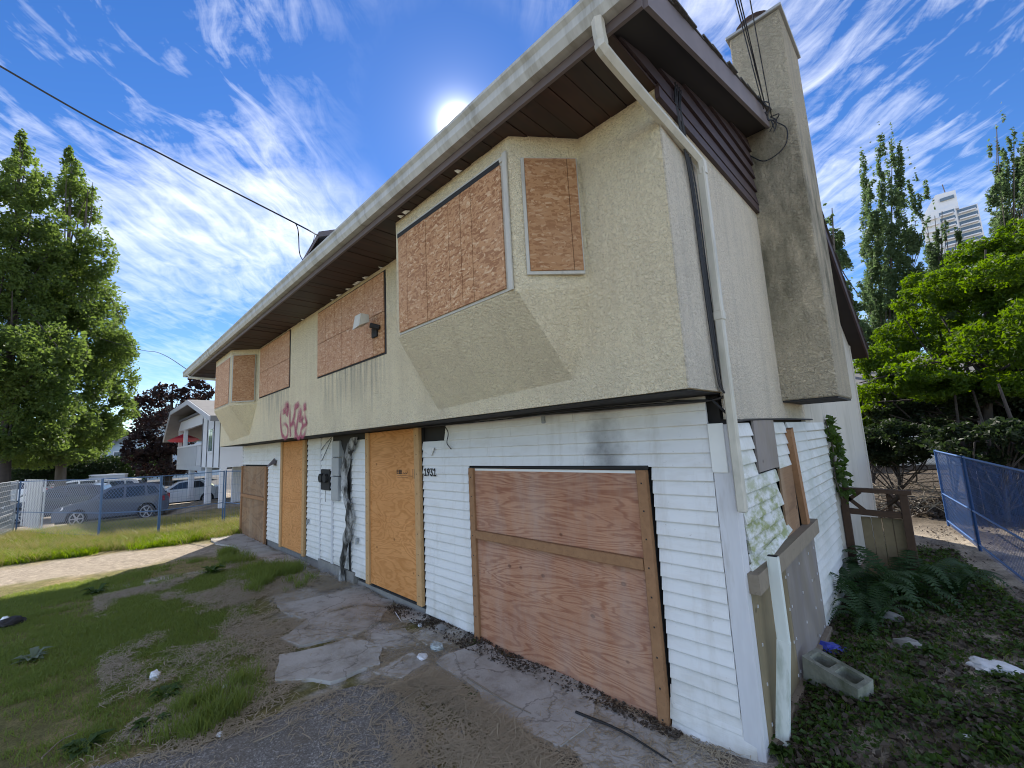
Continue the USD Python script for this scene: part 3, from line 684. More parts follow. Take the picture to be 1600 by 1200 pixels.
# doors and garage openings under sheets of plywood
def boarding(label, x0, x1, zb, zt, zmid, sheetmat, studmat, sw, rail=True, y=-0.02, topstud=False):
    p = obj('boarded_opening', box(x0+.01, x1-.01, y+.015, 0.04, zb, zt), M_sheath, H, label=label)
    obj('sheet', box(x0+sw, x1-sw, y-.013, y, zb, zmid-.004), sheetmat, p); obj('sheet', box(x0+sw, x1-sw, y-.015, y-.001, zmid+.004, zt), sheetmat, p)
    st = obj('stud', cbox(x0, x0+sw, y-.045, y+.01, zb-.02, zt+.005, .005), studmat, p)
    obj('nails', nails(x0+sw/2, zb+.1, zt-.1, y-.044, 9), M_sheath, st)
    st = obj('stud', cbox(x1-sw, x1, y-.045, y+.01, zb-.02, zt+.005, .005), studmat, p)
    obj('nails', nails(x1-sw/2, zb+.1, zt-.1, y-.044, 9), M_sheath, st)
    if rail: obj('rail', cbox(x0+sw+.004, x1-sw-.004, y-.052, y-.012, zmid-.045, zmid+.045, .005), studmat, p)
    return p
gar = boarding('widest boarded opening, of red brown plywood', -2.85, -0.615, -0.14, 1.79, 1.06, M_ply_garage, M_lumber2, 0.085)
obj('charred_edge', [hull([(-2.85, -.05, 1.795), (-0.6, -.05, 1.795), (-0.6, -.01, 1.83), (-2.85, -.01, 1.815), (-1.1, -.06, 1.80), (-.62, -.06, 1.825)])], M_black, gar)
obj('rail', [cbox(-2.76, -0.72, -0.036, -0.034, 1.765, 1.788, .0005)], M_white_plastic, gar)
d3 = boarding('bright orange boarded doorway in the middle of the front', -5.45, -3.89, 0.05, 2.325, 1.02, M_ply_door, M_lumber, 0.12, rail=False)
obj('rail', cbox(-5.33, -4.02, -.040, -.034, 1.0, 1.08, .002), M_ply_door, d3)
d2 = boarding('bright orange boarded doorway nearer the far end', -9.66, -8.13, 0.04, 2.325, 1.05, M_ply_door, M_lumber, 0.12, rail=False)
obj('rail', cbox(-9.54, -8.26, -.040, -.034, 1.03, 1.10, .002), M_ply_door, d2)
d1 = boarding('dark brown boarded opening at the far end', -13.1, -10.76, -0.2, 1.775, 0.98, M_ply_brown, M_lumber2, 0.10)
# stamp on the plywood and the number beside the door
stamp = [box(-4.52+k*.022, -4.52+k*.022+w, -.0362, -.0352, 1.70, 1.755) for k, w in enumerate((.006, .014, .007, .015, .012, .014, .010))]        # a smudged, unreadable print
stamp += [box(-4.52, -4.37, -.0362, -.0352, z, z+.006) for z in (1.697, 1.725, 1.750)]
stamp += [bar((-4.35+k*.026, -.0357, 1.705+.012*(k % 2)), (-4.324+k*.026, -.0357, 1.705+.012*((k+1) % 2)+(.02 if k == 4 else 0)), .001, .008) for k in range(5)]
stamp += [box(-4.5, -4.1, -.0362, -.0352, 1.672, 1.677), box(-4.5, -4.22, -.0362, -.0352, 1.650, 1.654), box(-4.09, -4.083, -.0362, -.0352, 1.64, 1.77), box(-4.06, -4.052, -.0362, -.0352, 1.64, 1.77)]
obj('stamp', stamp, M_black, d3)
num = meshkit.text_mesh('1931', 0.095, 0.004, bold=True)
v = np.array(num.vertices); v = np.column_stack([-3.83 + v[:, 0]*0.85, -0.0285 - v[:, 2], 1.685 + v[:, 1]]); obj('house_number', (v, np.array(num.faces)), M_black, H)

# the plywood and boards on the side wall
ss = obj('side_boarding', box(0.0, 0.012, 0.07, 2.12, -0.05, 1.0), M_sheath, H, label='weathered plywood patch low on the side wall')
obj('sheet', box(0.0125, 0.026, 0.06, 0.95, -0.06, 0.97), M_ply_olive, ss); obj('sheet', box(0.0125, 0.027, 0.954, 2.13, -0.04, 0.98), M_ply_grey, ss)
obj('sill', bar((0.055, 0.03, 1.03), (0.055, 2.08, 1.07), 0.075, 0.13), M_lumber3, ss)
obj('skirt', bar((0.045, 0.10, -0.03), (0.05, 2.15, 0.02), 0.04, 0.12), M_lumber3, ss)
obj('nails', [box(.026, .031, y-.006, y+.006, z-.01, z+.01) for y in (.15, .5, .92, 1.0, 1.4, 1.8, 2.05) for z in (.1, .35, .6, .85)], M_trim, ss)
obj('side_board', box(0.014, 0.032, 0.57, 1.17, 1.73, 2.15), M_ply_grey, H, label='dark board high on the side wall')
obj('side_board', box(0.006, 0.022, 1.2, 1.66, 1.08, 1.72), M_ply_brown, H, label='brown board beside the upright stud')
obj('side_board', bar((0.04, 1.66, 2.06), (0.04, 1.83, 1.08), 0.05, 0.11, (0, 1, 0)), M_lumber2, H, label='upright stud on the side wall')
obj('sill_flashing', hull([(0.02, 0.10, 1.02), (0.02, 1.25, 1.14), (0.06, 0.1, 1.06), (0.05, 1.25, 1.17), (0.02, .1, 1.13), (0.02, 1.25, 1.22)]), M_vinyl_side, H)

# burnt stretch of wall with meter boxes and a buckled post
obj('burnt_siding', [hull([(-6.77, -.012, 1.35), (-6.02, -.012, 1.35), (-6.02, -.012, 2.33), (-6.77, -.012, 2.33), (-6.77, .03, 1.35), (-6.02, .03, 2.33)])], M_burnt, H)
for k in range(13):
    obj('siding_plank', plank(-6.77, -6.05, 0.03 + k*CH, mat=M_vinyl), M_vinyl, H)
for z0, z1, x0 in ((1.20, 1.62, -6.76), (1.63, 1.95, -6.74), (1.96, 2.25, -6.72)):
    obj('junction_box', cbox(x0, x0+.30, -0.075, -.0125, z0, z1, .008), M_grey_metal, H)
obj('charred_gap', [box(-6.77, -5.47, -.036, -.0285, 2.235, 2.335), hull([(-6.45, -.034, 2.235), (-5.95, -.034, 2.235), (-6.25, -.034, 1.95), (-6.45, -.03, 2.235), (-5.95, -.03, 2.235), (-6.25, -.03, 1.95)]), hull([(-6.2, -.034, 2.0), (-6.08, -.034, 2.0), (-6.1, -.034, .1), (-6.04, -.034, .1), (-6.2, -.03, 2.0), (-6.08, -.03, 2.0), (-6.1, -.03, .1), (-6.04, -.03, .1)])], M_black, H)
mb = obj('meter_box', cbox(-7.30, -6.90, -0.05, -.012, 1.36, 1.74, .006), M_black, H)
for xx in (-7.2, -7.0): obj('meter_socket', tube([(xx, -.05, 1.58), (xx, -.11, 1.58)], 0.08, 12), M_black, mb)
bp = [ony(u, w, -0.10) for u, w in ((553, 684), (542.5, 718), (538, 741), (539, 768), (543, 787), (546.7, 807), (544.6, 828), (539, 857), (535, 884), (533, 914))]
bp = smoothline(bp, 4); n = len(bp); vs = []
for i, p in enumerate(bp):
    w = 0.072 + 0.014*math.sin(i*1.3); tw = 0.5*math.sin(i*0.35)
    for a, b in ((-1, -.45), (0.1, -.75), (1, -.35), (1, .4), (-1, .4)):
        vs.append(p + np.array([w*(a*math.cos(tw)-b*.5*math.sin(tw)), w*(b*.9+a*.5*math.sin(tw)), 0.012*math.sin(i*2.1+a)]))
fc = [(i*5+k, i*5+(k+1) % 5, (i+1)*5+(k+1) % 5) for i in range(n-1) for k in range(5)] + [(i*5+k, (i+1)*5+(k+1) % 5, (i+1)*5+k) for i in range(n-1) for k in range(5)]
obj('corner_post', (np.array(vs), np.array(fc)), M_burnt, H, label='buckled, burnt corner post hanging off the wall')
for x, z in ((-5.78, 0.62), (-7.95, 0.72)): obj('tap', [tube([(x, 0, z), (x, -.05, z)], .03, 8), tube([(x, -.05, z+.04), (x, -.06, z-.06)], .02, 8)], M_grey_metal, H)
wl = obj('wall_lamp', [cbox(-10.22, -10.06, -.05, -.012, 1.80, 1.92, .008), hull([(-10.25, -.05, 1.86), (-10.02, -.05, 1.86), (-10.22, -.2, 1.78), (-10.05, -.2, 1.78), (-10.14, -.05, 1.98)])], M_rake, H)
# white security lamp on the middle window
lamp_p = np.array([-3.90, OV-.03, 3.64])
lb = obj('lamp_arm', [tube([lamp_p, lamp_p+(-.06, -.10, .03)], .035, 8), cbox(-4.09, -3.95, OV-.05, OV-.02, 3.53, 3.67, .01)], M_black, H)
c0 = lamp_p + (-.17, -.16, 0.10)
obj('lamp_head', hull([c0+np.array(p) for p in ((-.10, -.08, -.11), (.09, -.08, -.09), (.09, .06, -.02), (-.10, .06, -.04), (-.09, -.05, .08), (.08, -.05, .08), (.08, .06, .08), (-.09, .06, .08))]), M_downspout, lb)

rf_ = np.random.default_rng(19)
for k in range(16):       # scraps of old white paint hanging where the soffit meets the wall
    x = rf_.uniform(-7, -1.2); y = (BY if -2.7 < x < -1.0 else OV) - .01; L = rf_.uniform(.02, .10)
    obj('paint_flake', hull([(x, y, ZS-.022), (x+L, y, ZS-.022), (x+L*.8, y-.05, ZS-.03), (x+.01, y-.06, ZS-.028), (x+L*.5, y-.03, ZS-.05)]), M_white_plastic, H)

# cables stapled down the side and under the overhang
def cable(pts, r, name='cable', parent=H, n=6): return obj(name, tube(smoothline(pts, 6), r, 5), M_cable, parent)
for k in range(4):
    o = k*0.034; j = rs.uniform(-.015, .015, 8)
    cable([(0.05, -.33+o, 4.62), (0.045, -.35+o+j[0], 4.40), (0.035, -.22+o+j[1], 3.9), (0.03, -.17+o+j[2], 3.3), (0.03, -.16+o+j[3], 2.8), (0.035, -.13+o+j[4], 2.42),
           (0.02, -.05+o, 2.31), (-0.35, -.06-o*1.5, 2.30+j[5]), (-1.2, -.08-o*1.5, 2.315+j[6]), (-2.2, -.09-o, 2.325+j[7]), (-3.2, -.08-o, 2.32), (-3.8, -.06-o, 2.325)], 0.0075 if k < 3 else .0055)
cable([(-0.05, -.05, 2.30), (0.03, -0.03, 2.20), (0.06, .02, 2.14), (0.03, 0.5, 2.15), (0.03, 1.6, 2.155), (0.03, 2.9, 2.15)], 0.009)
cable([(-3.3, -.05, 2.31), (-3.22, -.06, 2.22), (-3.25, -.06, 2.10), (-3.18, -.05, 2.02)], .006)
cable([(-7.35, -.03, 2.1), (-7.1, -.05, 2.2), (-6.8, -.04, 2.33)], .006); cable([(-7.3, -.03, 1.9), (-7.0, -.05, 2.12), (-6.82, -.04, 2.3)], .006); cable([(-7.05, -.05, 1.36), (-7.03, -.07, 1.25), (-7.06, -.05, 1.15)], .005)
obj('cable_clip', tube([(-1.62, -.10, 2.30), (-1.60, -.12, 2.24)], .022, 6), M_grey_metal, H)

# graffiti sprayed on the stucco
def ribbon(px, w):
    p = np.array([ony(290+a/6, 500+b/6, OV) for a, b in px]); p = smoothline(p, 8); p[:, 1] = OV - 0.006
    t = np.gradient(p, axis=0); t /= np.linalg.norm(t, axis=1, keepdims=True); nrm = np.column_stack([t[:, 2], 0*t[:, 0], -t[:, 0]])
    n = len(p); v = np.vstack([p-nrm*w/2, p+nrm*w/2]); k = np.arange(n-1)
    f = np.vstack([np.stack([k, k+1, n+k+1], 1), np.stack([k, n+k+1, n+k], 1)])
    s = np.linspace(0, 1, n); a = np.clip(np.minimum(s*3.0, 1.0), .15, .9)
    return v, f, np.vstack([np.column_stack([a, 0*s]), np.column_stack([a, 0*s+1])])
strokes = [([(905, 800), (893, 900), (895, 990), (903, 1060), (918, 1100)], .06), ([(920, 810), (955, 800), (962, 830), (950, 900)], .10), ([(905, 985), (935, 975), (960, 1010), (958, 1080), (935, 1108), (915, 1085)], .05),
           ([(985, 790), (980, 900), (982, 1000), (985, 1095)], .055), ([(1030, 770), (1025, 880), (1005, 960), (985, 990)], .07), ([(1000, 990), (1022, 970), (1030, 1020), (1030, 1112)], .05),
           ([(1065, 780), (1060, 880), (1048, 980), (1040, 1060), (1062, 1105), (1078, 1085)], .055), ([(1085, 800), (1078, 900), (1075, 960)], .10), ([(1125, 780), (1122, 880), (1130, 930), (1138, 970), (1105, 985), (1095, 930), (1110, 910)], .05),
           ([(1138, 970), (1125, 1050), (1105, 1095), (1085, 1075), (1090, 1020), (1110, 1000)], .05), ([(1045, 770), (1050, 830)], .16), ([(930, 820), (932, 880)], .14), ([(1120, 770), (1125, 850)], .10)]
gv, gf, gu, n = [], [], [], 0
for i, (px, w) in enumerate(strokes):
    v, f, u = ribbon(px, w*2.0); v[:, 1] -= i*0.0006; gv.append(v); gf.append(f+n); gu.append(u); n += len(v)
obj('graffiti', (np.vstack(gv), np.vstack(gf)), M_spray, H, uv=np.vstack(gu), label='blurred dark pink spray paint tag')

# small raised roof on the left half of the house
dx0, dx1, dyf = -8.3, -6.35, -0.45
P0, P1, P2 = np.array([-6.36, -.48, 6.02]), np.array([-6.47, 0.0, 6.29]), np.array([-7.26, -.48, 5.75])
e1, e2 = (P1-P0), (P2-P0); A_, B_, C_, D_ = P0, P0+e1*2.6, P0+e1*2.6+e2*2.6, P0+e2*2.6
dm = obj('dormer', hull([P0+e1*a+e2*b+np.array([0, 0, c]) for a in (.5, 2.5) for b in (.12, 2.4) for c in (-.1, -1.2)]), M_rsoff, H)
obj('dormer_roof', hull([p+np.array([0, 0, c]) for p in (A_, B_, C_, D_) for c in (0.0, -.10)]), M_rake, dm)
obj('dormer_soffit', hull([p+np.array([0, 0, c]) for p in (A_+e1*.06+e2*.04, B_, C_, D_+e1*.06) for c in (-.104, -.12)]), M_rsoff, dm)

# ------------------------------------------------------------------ neighbouring house on the left
M_nwall = plain('neighbour_wall', (0.66, 0.66, 0.68), 0.7, 0.05, 2)
M_ntrim = plain('neighbour_trim', (0.12, 0.12, 0.13), 0.7, 0.1, 4)
M_nrail = plain('neighbour_rail', (0.40, 0.41, 0.43), 0.7, 0.08, 4)
M_nroof = plain('neighbour_roof', (0.16, 0.155, 0.15), 0.9, 0.2, 3)
M_glass = glass_pane('window_glass')
M_glass_b = glass_pane('window_glass_pale', (0.10, 0.13, 0.14), 0.05)
NH = thing('neighbour_house', 'pale grey two storey house with balcony over a carport', 'house', (-24.0, 0.85, -0.1))
obj('wall', [box(-24.9, -20.8, 0.85, 8.5, 1.6, 3.75), box(-33.0, -24.9, 2.6, 8.5, 1.55, 4.6)], M_nwall, NH)
obj('gable_wall', extr([(-20.8, 3.752), (-20.8, 3.80), (-24.9, 4.64), (-24.9, 3.752)][::-1], 0.86, 1.0, 'y'), M_nwall, NH)
obj('lower_wall', [box(-31, -23.2, 4.2, 8.5, -0.1, 1.55), box(-23.2, -23.0, 1.8, 8.5, -0.1, 1.595)], M_nwall, NH)
for x in (-20.9, -23.95, -28.6): obj('post', cbox(x-.12, x+.12, 0.88, 1.12, -0.1, 1.6, .01), M_nwall, NH)
for x in (-20.86, -22.1, -23.6, -24.85): obj('batten', box(x-.03, x+.03, 0.815, 0.848, 1.62, 3.80 - (0 if x > -21 else -.2)), M_ntrim, NH)
wn = obj('window', box(-23.2, -22.2, 0.81, 0.86, 2.25, 3.45), M_nwall, NH); obj('pane', box(-23.1, -22.75, 0.80, 0.812, 2.35, 3.35), M_glass_b, wn); obj('pane', box(-22.67, -22.3, 0.80, 0.812, 2.35, 3.35), M_glass_b, wn)
obj('balcony_floor', box(-33.0, -24.92, 0.85, 2.6, 1.42, 1.66), M_nrail, NH)
obj('balcony_ceiling', box(-33.0, -24.92, 0.7, 2.6, 4.3, 4.4), M_ntrim, NH)
obj('balcony_beam', box(-33.0, -24.92, 0.84, 1.0, 3.75, 4.3), M_nwall, NH)
obj('balcony_wall', box(-33.0, -26.5, 0.85, 0.93, 1.665, 2.70), M_nrail, NH)
for k in range(8): obj('rail_bar', box(-26.4+k*.2, -26.34+k*.2, 0.86, 0.92, 1.67, 2.70), M_nwall, NH)
obj('rail', box(-33.0, -24.92, 0.83, 0.95, 2.705, 2.80), M_nwall, NH)
obj('balcony_door', box(-29.5, -25.3, 2.56, 2.598, 1.7, 3.8), M_glass, NH); obj('door_frame', [box(x-.05, x+.05, 2.53, 2.557, 1.7, 3.8) for x in (-29.5, -27.4, -25.3)], M_nwall, NH)
for x in (-30.9, -33.0+.1): obj('post', cbox(x-.1, x+.1, .86, 1.06, 2.8, 4.3, .01), M_nwall, NH)
rp = [(-19.6, 3.52), (-25.2, 4.72), (-31.4, 4.68), (-34.0, 3.15), (-34.0, 3.35), (-31.4, 4.92), (-25.2, 4.98), (-19.6, 3.74)]
obj('roof', extr(rp, 0.25, 9.0, 'y'), M_nroof, NH)
obj('roof_fascia', extr([(x, z+.01) for x, z in rp[:4]] + [(x, z-.01) for x, z in rp[4:]], 0.2, 0.248, 'y'), M_nrail, NH)
lowdoor = obj('door', box(-22.6, -21.75, 8.3, 8.45, -.1, 1.5), M_ntrim, NH)
PR = thing('parasol', 'red parasol open on the balcony of the grey house', 'parasol', (-31.9, 1.2, 1.66))
M_red = plain('red_cloth', (0.62, 0.03, 0.07), 0.7, 0.05, 4)
obj('canopy', [hull([(-31.9+0.95*math.cos(a), 1.0+.8*math.sin(a), 3.2+.12*math.cos(a)) for a in np.arange(8)*math.pi/4] + [(-31.9, 1.0, 3.6), (-31.9, 1.0, 3.3)])], M_red, PR)
obj('pole', tube([(-31.9, 1.2, 1.66), (-31.9, 1.0, 3.4)], .03, 8), M_nrail, PR)

def simple_house(label, x0, x1, y0, y1, zt, zr, wall, roof, wins, name='distant_house', z0=-.1, axis='y'):
    h = thing(name, label, 'house', ((x0+x1)/2, y0, z0))
    obj('wall', box(x0, x1, y0, y1, z0, zt), wall, h)
    c = (x0+x1)/2
    if axis == 'y':
        obj('gable', extr([(x0, zt), (x1, zt), (c, zr)], y0+.01, y1-.01, 'y'), wall, h)
        obj('roof', [extr([(x0-.5, zt-.25), (c, zr+.02), (c, zr+.25), (x0-.5, zt)], y0-.5, y1+.5, 'y'), extr([(c, zr+.02), (x1+.5, zt-.25), (x1+.5, zt), (c, zr+.25)], y0-.5, y1+.5, 'y')], roof, h)
    else:
        cy = (y0+y1)/2
        obj('gable', extr([(y0, zt), (y1, zt), (cy, zr)], x0+.01, x1-.01, 'x'), wall, h)
        obj('roof', [extr([(y0-.5, zt-.25), (cy, zr+.02), (cy, zr+.25), (y0-.5, zt)], x0-.5, x1+.5, 'x'), extr([(cy, zr+.02), (y1+.5, zt-.25), (y1+.5, zt), (cy, zr+.25)], x0-.5, x1+.5, 'x')], roof, h)
    for (face, a, b, c0, d) in wins:
        if face == 'x': fr = obj('window', box(x1, x1+.06, a, b, c0, d), M_nwall, h); obj('pane', box(x1+.061, x1+.075, a+.1, b-.1, c0+.1, d-.1), M_glass_b, fr)
        else: fr = obj('window', box(a, b, y0-.06, y0, c0, d), M_nwall, h); obj('pane', box(a+.1, b-.1, y0-.075, y0-.061, c0+.1, d-.1), M_glass_b, fr)
    return h
M_bluewall = plain('pale_blue_wall', (0.42, 0.50, 0.55), 0.7, 0.06, 2); M_beige = plain('beige_wall', (0.55, 0.50, 0.42), 0.7, 0.06, 2)
p = far(192, 712, 62); simple_house('pale blue house far off between the hedge and dark red tree', p[0]-9, p[0], p[1]-1.8, p[1]+9, 3.6, 6.2, M_bluewall, M_nroof, [('x', p[1]-.8, p[1]+.6, 1.6, 3.2), ('x', p[1]+2, p[1]+4, 1.6, 3.2)], axis='x')
p = far(160, 720, 70); simple_house('low white house far off above the hedge', p[0]-8, p[0], p[1]-2, p[1]+2, 2.2, 3.2, M_nwall, M_nroof, [('x', p[1]-.6, p[1]+.6, .6, 1.8)], axis='x')

# ------------------------------------------------------------------ vehicles
M_tyre = plain('tyre_rubber', (0.02, 0.02, 0.021), 0.85, 0.1, 10); M_rim = plain('alloy_rim', (0.5, 0.5, 0.52), 0.3, 0.05, 8, metal=0.8)
M_lens = plain('head_lens', (0.7, 0.72, 0.75), 0.15, 0.03, 5); M_tail = plain('tail_lens', (0.45, 0.02, 0.03), 0.2, 0.05, 5); M_under = plain('black_plastic', (0.02, 0.02, 0.022), 0.7, 0.1, 8)
def paint(name, col):
    g = G(); return g.mat(name, g('principled_bsdf', 'BSDF', base_color=col, metallic=0.0, roughness=0.4, coat_weight=0.5, coat_roughness=0.06))
CARS = {'suv': dict(L=4.55, Wd=1.84, belt=1.04, wb=(0.92, 3.60), r=0.36,
        low=[(0.02, .30), (0.0, .62), (0.10, .84), (0.9, 1.0), (1.25, 1.04), (4.40, 1.08), (4.52, .95), (4.55, .55), (4.48, .30)],
        cab=[(1.18, 1.03), (1.98, 1.56), (2.35, 1.66), (3.75, 1.64), (4.12, 1.56), (4.42, 1.07)],
        wins=[[(1.55, 1.10), (2.08, 1.50), (2.62, 1.56), (2.62, 1.10)], [(2.72, 1.10), (2.72, 1.56), (3.45, 1.56), (3.52, 1.12)], [(3.62, 1.14), (3.55, 1.55), (3.88, 1.50), (4.12, 1.2)]]),
        'sedan': dict(L=4.55, Wd=1.78, belt=0.94, wb=(0.88, 3.58), r=0.32,
        low=[(0.02, .28), (0.0, .55), (0.10, .72), (1.0, .90), (1.3, .94), (3.9, .99), (4.45, .95), (4.53, .75), (4.55, .45), (4.48, .28)],
        cab=[(1.22, .93), (2.0, 1.38), (2.4, 1.45), (3.2, 1.43), (3.95, .98)],
        wins=[[(1.6, .99), (2.1, 1.34), (2.6, 1.38), (2.6, .99)], [(2.68, .99), (2.68, 1.38), (3.18, 1.36), (3.6, 1.02)]])}
def car(label, pos, yaw, kind, col, matname, name='parked_car', sx=1.0):
    s = CARS[kind]; Pm = paint(matname, col); Wd = s['Wd']
    t = thing(name, label, 'car', pos)
    UsdGeom.Xformable(stage.GetPrimAtPath(t)).AddRotateZOp().Set(math.degrees(yaw)); UsdGeom.Xformable(stage.GetPrimAtPath(t)).AddScaleOp().Set(Gf.Vec3f(sx, 1, 1))
    P = Polygon(s['low'])
    for wx in s['wb']: P = P.difference(Point(wx, s['r']).buffer(s['r']+.05, 12))
    P = P.segmentize(0.25)
    m = extrude_polygon(P, Wd, engine='earcut'); m = m.subdivide() if False else m
    v = np.array(m.vertices); v = np.column_stack([v[:, 0]-s['L']/2, v[:, 2]-Wd/2, v[:, 1]])
    e = np.abs(v[:, 0])/(s['L']/2); v[:, 1] *= 1 - .14*np.clip((e-.8)/.2, 0, 1) - 0.02*np.clip((v[:, 2]-.8)/.3, 0, 1)
    o = dict(own=True)
    obj('body', (v, np.array(m.faces)[:, ::-1] if False else np.array(m.faces)), Pm, t, **o)
    def narrow(z): return 1 - .05 - .30*np.clip((z-s['belt'])/.62, 0, 1)*.62
    C = Polygon(s['cab']); m = extrude_polygon(C, Wd, engine='earcut'); v = np.array(m.vertices)
    v = np.column_stack([v[:, 0]-s['L']/2, v[:, 2]-Wd/2, v[:, 1]]); v[:, 1] *= narrow(v[:, 2]); obj('cabin', (v, np.array(m.faces)), Pm, t, **o)
    for w in s['wins']:
        for sd in (-1, 1):
            q = np.array(w); y = sd*Wd/2*narrow(q[:, 1]); a = np.column_stack([q[:, 0]-s['L']/2, y+sd*.008, q[:, 1]]); b = a.copy(); b[:, 1] -= sd*.02
            obj('window', hull(np.vstack([a, b])), M_glass, t, **o)
    for (a, b, nm, out) in ((s['cab'][0], s['cab'][1], 'windscreen', -1), (s['cab'][-1], s['cab'][-2], 'rear_window', 1)):
        q = [];
        for tt in (.12, .9):
            x, z = a[0]+(b[0]-a[0])*tt, a[1]+(b[1]-a[1])*tt; w = Wd/2*narrow(z)*.88
            for sd in (-1, 1):
                for dd in (.012, -.01): q.append((x-s['L']/2+out*dd, sd*w, z+dd))
        obj(nm, hull(q), M_glass, t, **o)
    for wx in s['wb']:
        for sd in (-1, 1):
            yy = sd*(Wd/2-.11); r = s['r']
            ty = obj('wheel', tube([(wx-s['L']/2, yy-.11, r), (wx-s['L']/2, yy+.11, r)], r, 20), M_tyre, t, **o)
            y2 = yy+sd*.112
            obj('rim', [tube([(wx-s['L']/2, y2-.005, r), (wx-s['L']/2, y2+.005, r)], r*.22, 10)] + [bar((wx-s['L']/2, y2, r), (wx-s['L']/2+r*.68*math.cos(a), y2, r+r*.68*math.sin(a)), .05, .02, (0, 1, 0)) for a in np.arange(6)*math.pi/3] + [tube([(wx-s['L']/2+r*.7*math.cos(a), y2, r+r*.7*math.sin(a)) for a in np.linspace(0, 2*math.pi, 17)], .025, 4, False)], M_rim, ty, **o)
    zl = s['belt']
    for sd in (-1, 1):
        obj('headlight', hull([(-s['L']/2+a, sd*b, c) for a, b, c in ((.03, .55, .66), (.03, .55, .78), (.42, .90, zl-.12), (.40, .91, zl-.24), (.10, .8, .66), (.12, .55, .82))]), M_lens, t, **o)
        obj('tail_light', hull([(s['L']/2-a, sd*b, c) for a, b, c in ((.0, .62, zl-.02), (.0, .62, zl-.25), (.30, .91, zl-.02), (.28, .91, zl-.25), (.12, .62, zl+.02))]), M_tail, t, **o)
        obj('mirror', hull([(1.62-s['L']/2+a, sd*(Wd/2+b), 1.06+c) for a, b, c in ((0, -.03, 0), (.1, -.03, 0), (0, .16, 0), (.1, .16, .02), (0, .14, .14), (.1, .14, .12), (0, -.03, .05))]), Pm, t, **o)
    obj('underbody', box(-s['L']/2+.15, s['L']/2-.15, -Wd/2+.12, Wd/2-.12, .2, .5), M_under, t, **o)
    return t
def park(label, u, X, yaw, kind, col, nm, sx=1.0, z=-.65):
    q = onx(u, 790, X); car(label, (q[0], q[1], z), yaw, kind, col, nm, sx=sx)
park('slate blue crossover parked just behind the blue mesh fence', 181, -26.6, 1.45, 'suv', (0.06, 0.075, 0.11), 'slate_paint', .86)
park('silver white sedan parked by the grey house posts', 285, -31.0, 1.4, 'sedan', (0.55, 0.56, 0.58), 'silver_paint', .9)
park('dark navy suv behind the nose of the slate blue crossover', 95, -31.5, 1.3, 'suv', (0.015, 0.02, 0.04), 'navy_paint', .9)
park('silver hatchback in the second row of parked cars', 160, -36.0, 1.35, 'suv', (0.45, 0.46, 0.48), 'pale_silver_paint', .9)
park('white suv in the back row below the hedge', 112, -41.0, 1.4, 'suv', (0.75, 0.75, 0.75), 'white_paint')
park('white van seen at the left edge beyond the trunks', 6, -48.0, 1.4, 'suv', (0.75, 0.76, 0.78), 'van_paint')

# ------------------------------------------------------------------ fences
M_fblue = plain('fence_blue', (0.045, 0.10, 0.20), 0.45, 0.15, 6); M_fgrey = plain('fence_grey', (0.36, 0.38, 0.40), 0.4, 0.1, 6, metal=0.5); M_wire = plain('fence_wire', (0.10, 0.15, 0.24), 0.45, 0.1, 6, metal=0.3)
def ribbon_grid(p, q, z0, z1, pitch, r, diamond=True, zb=None):
    """Wires of a fence panel from p to q: diamond or upright mesh, each wire a thin three-sided bar."""
    p, q = np.array(p[:2]), np.array(q[:2]); L = np.linalg.norm(q-p); d = (q-p)/L; nrm = np.array([-d[1], d[0]]); Hh = z1-z0; segs = []
    if diamond:
        for s in np.arange(-Hh, L, pitch):
            a, b = max(s, 0), min(s+Hh, L)
            if b > a: segs += [((a, z0+a-s), (b, z0+b-s)), ((a, z1-(a-s)), (b, z1-(b-s)))]
    else:
        for s in np.arange(pitch/2, L, pitch): segs.append(((s, z0), (s, z1)))
        for z in np.arange(z0, z1, pitch*2.2): segs.append(((0, z), (L, z)))
    vs, fs, n = [], [], 0
    for (s0, za), (s1, zb_) in segs:
        a = np.array([*(p+d*s0), za]); b = np.array([*(p+d*s1), zb_])
        t = (b-a)/np.linalg.norm(b-a); n1 = np.array([*nrm, 0]); n2 = np.cross(t, n1)
        ring = [n1*r, (-n1*.5+n2*.87)*r, (-n1*.5-n2*.87)*r]
        vs.append(np.array([e+o for e in (a, b) for o in ring])); fs.append(np.array([(i, (i+1) % 3, (i+1) % 3+3) for i in range(3)] + [(i, (i+1) % 3+3, i+3) for i in range(3)])+n); n += 6
    return np.vstack(vs), np.vstack(fs)
def panel(label, p, q, zg, h, mat, wire, pitch, diamond=True, group=None, midrail=0.42, r=0.0023, name='fence_panel', lift=0.08):
    p, q = np.array([p[0], p[1], zg]), np.array([q[0], q[1], zg]); t = thing(name, label, 'fence panel', p, group=group)
    for e in (p, q): obj('post', tube([e, e+(0, 0, h)], .020, 8), mat, t)
    for z in (h-.02, h*midrail, lift+.02): obj('rail', tube([p+(0, 0, z), q+(0, 0, z)], .014, 6), mat, t)
    obj('mesh', ribbon_grid(p, q, zg+lift, zg+h-.02, pitch, r, diamond), wire, t, kind='stuff')
    return t
FA, FB, FC, FD = onz(24, 836, -.1), onz(154, 842, -.1), onz(246, 839, -.1), onz(347, 822, -.1)
d = FB-FA
panel('blue mesh fence panel, leftmost, in front of the dark suv', FA, FB-d*.01, -.1, 1.72, M_fblue, M_wire, .11)
panel('blue mesh fence panel in front of the slate blue crossover', FB, FC, -.1, 1.72, M_fblue, M_wire, .11)
panel('blue mesh fence panel in front of the grey house posts', FC+(0, .03, 0), FD, -.1, 1.72, M_fblue, M_wire, .11, diamond=False)
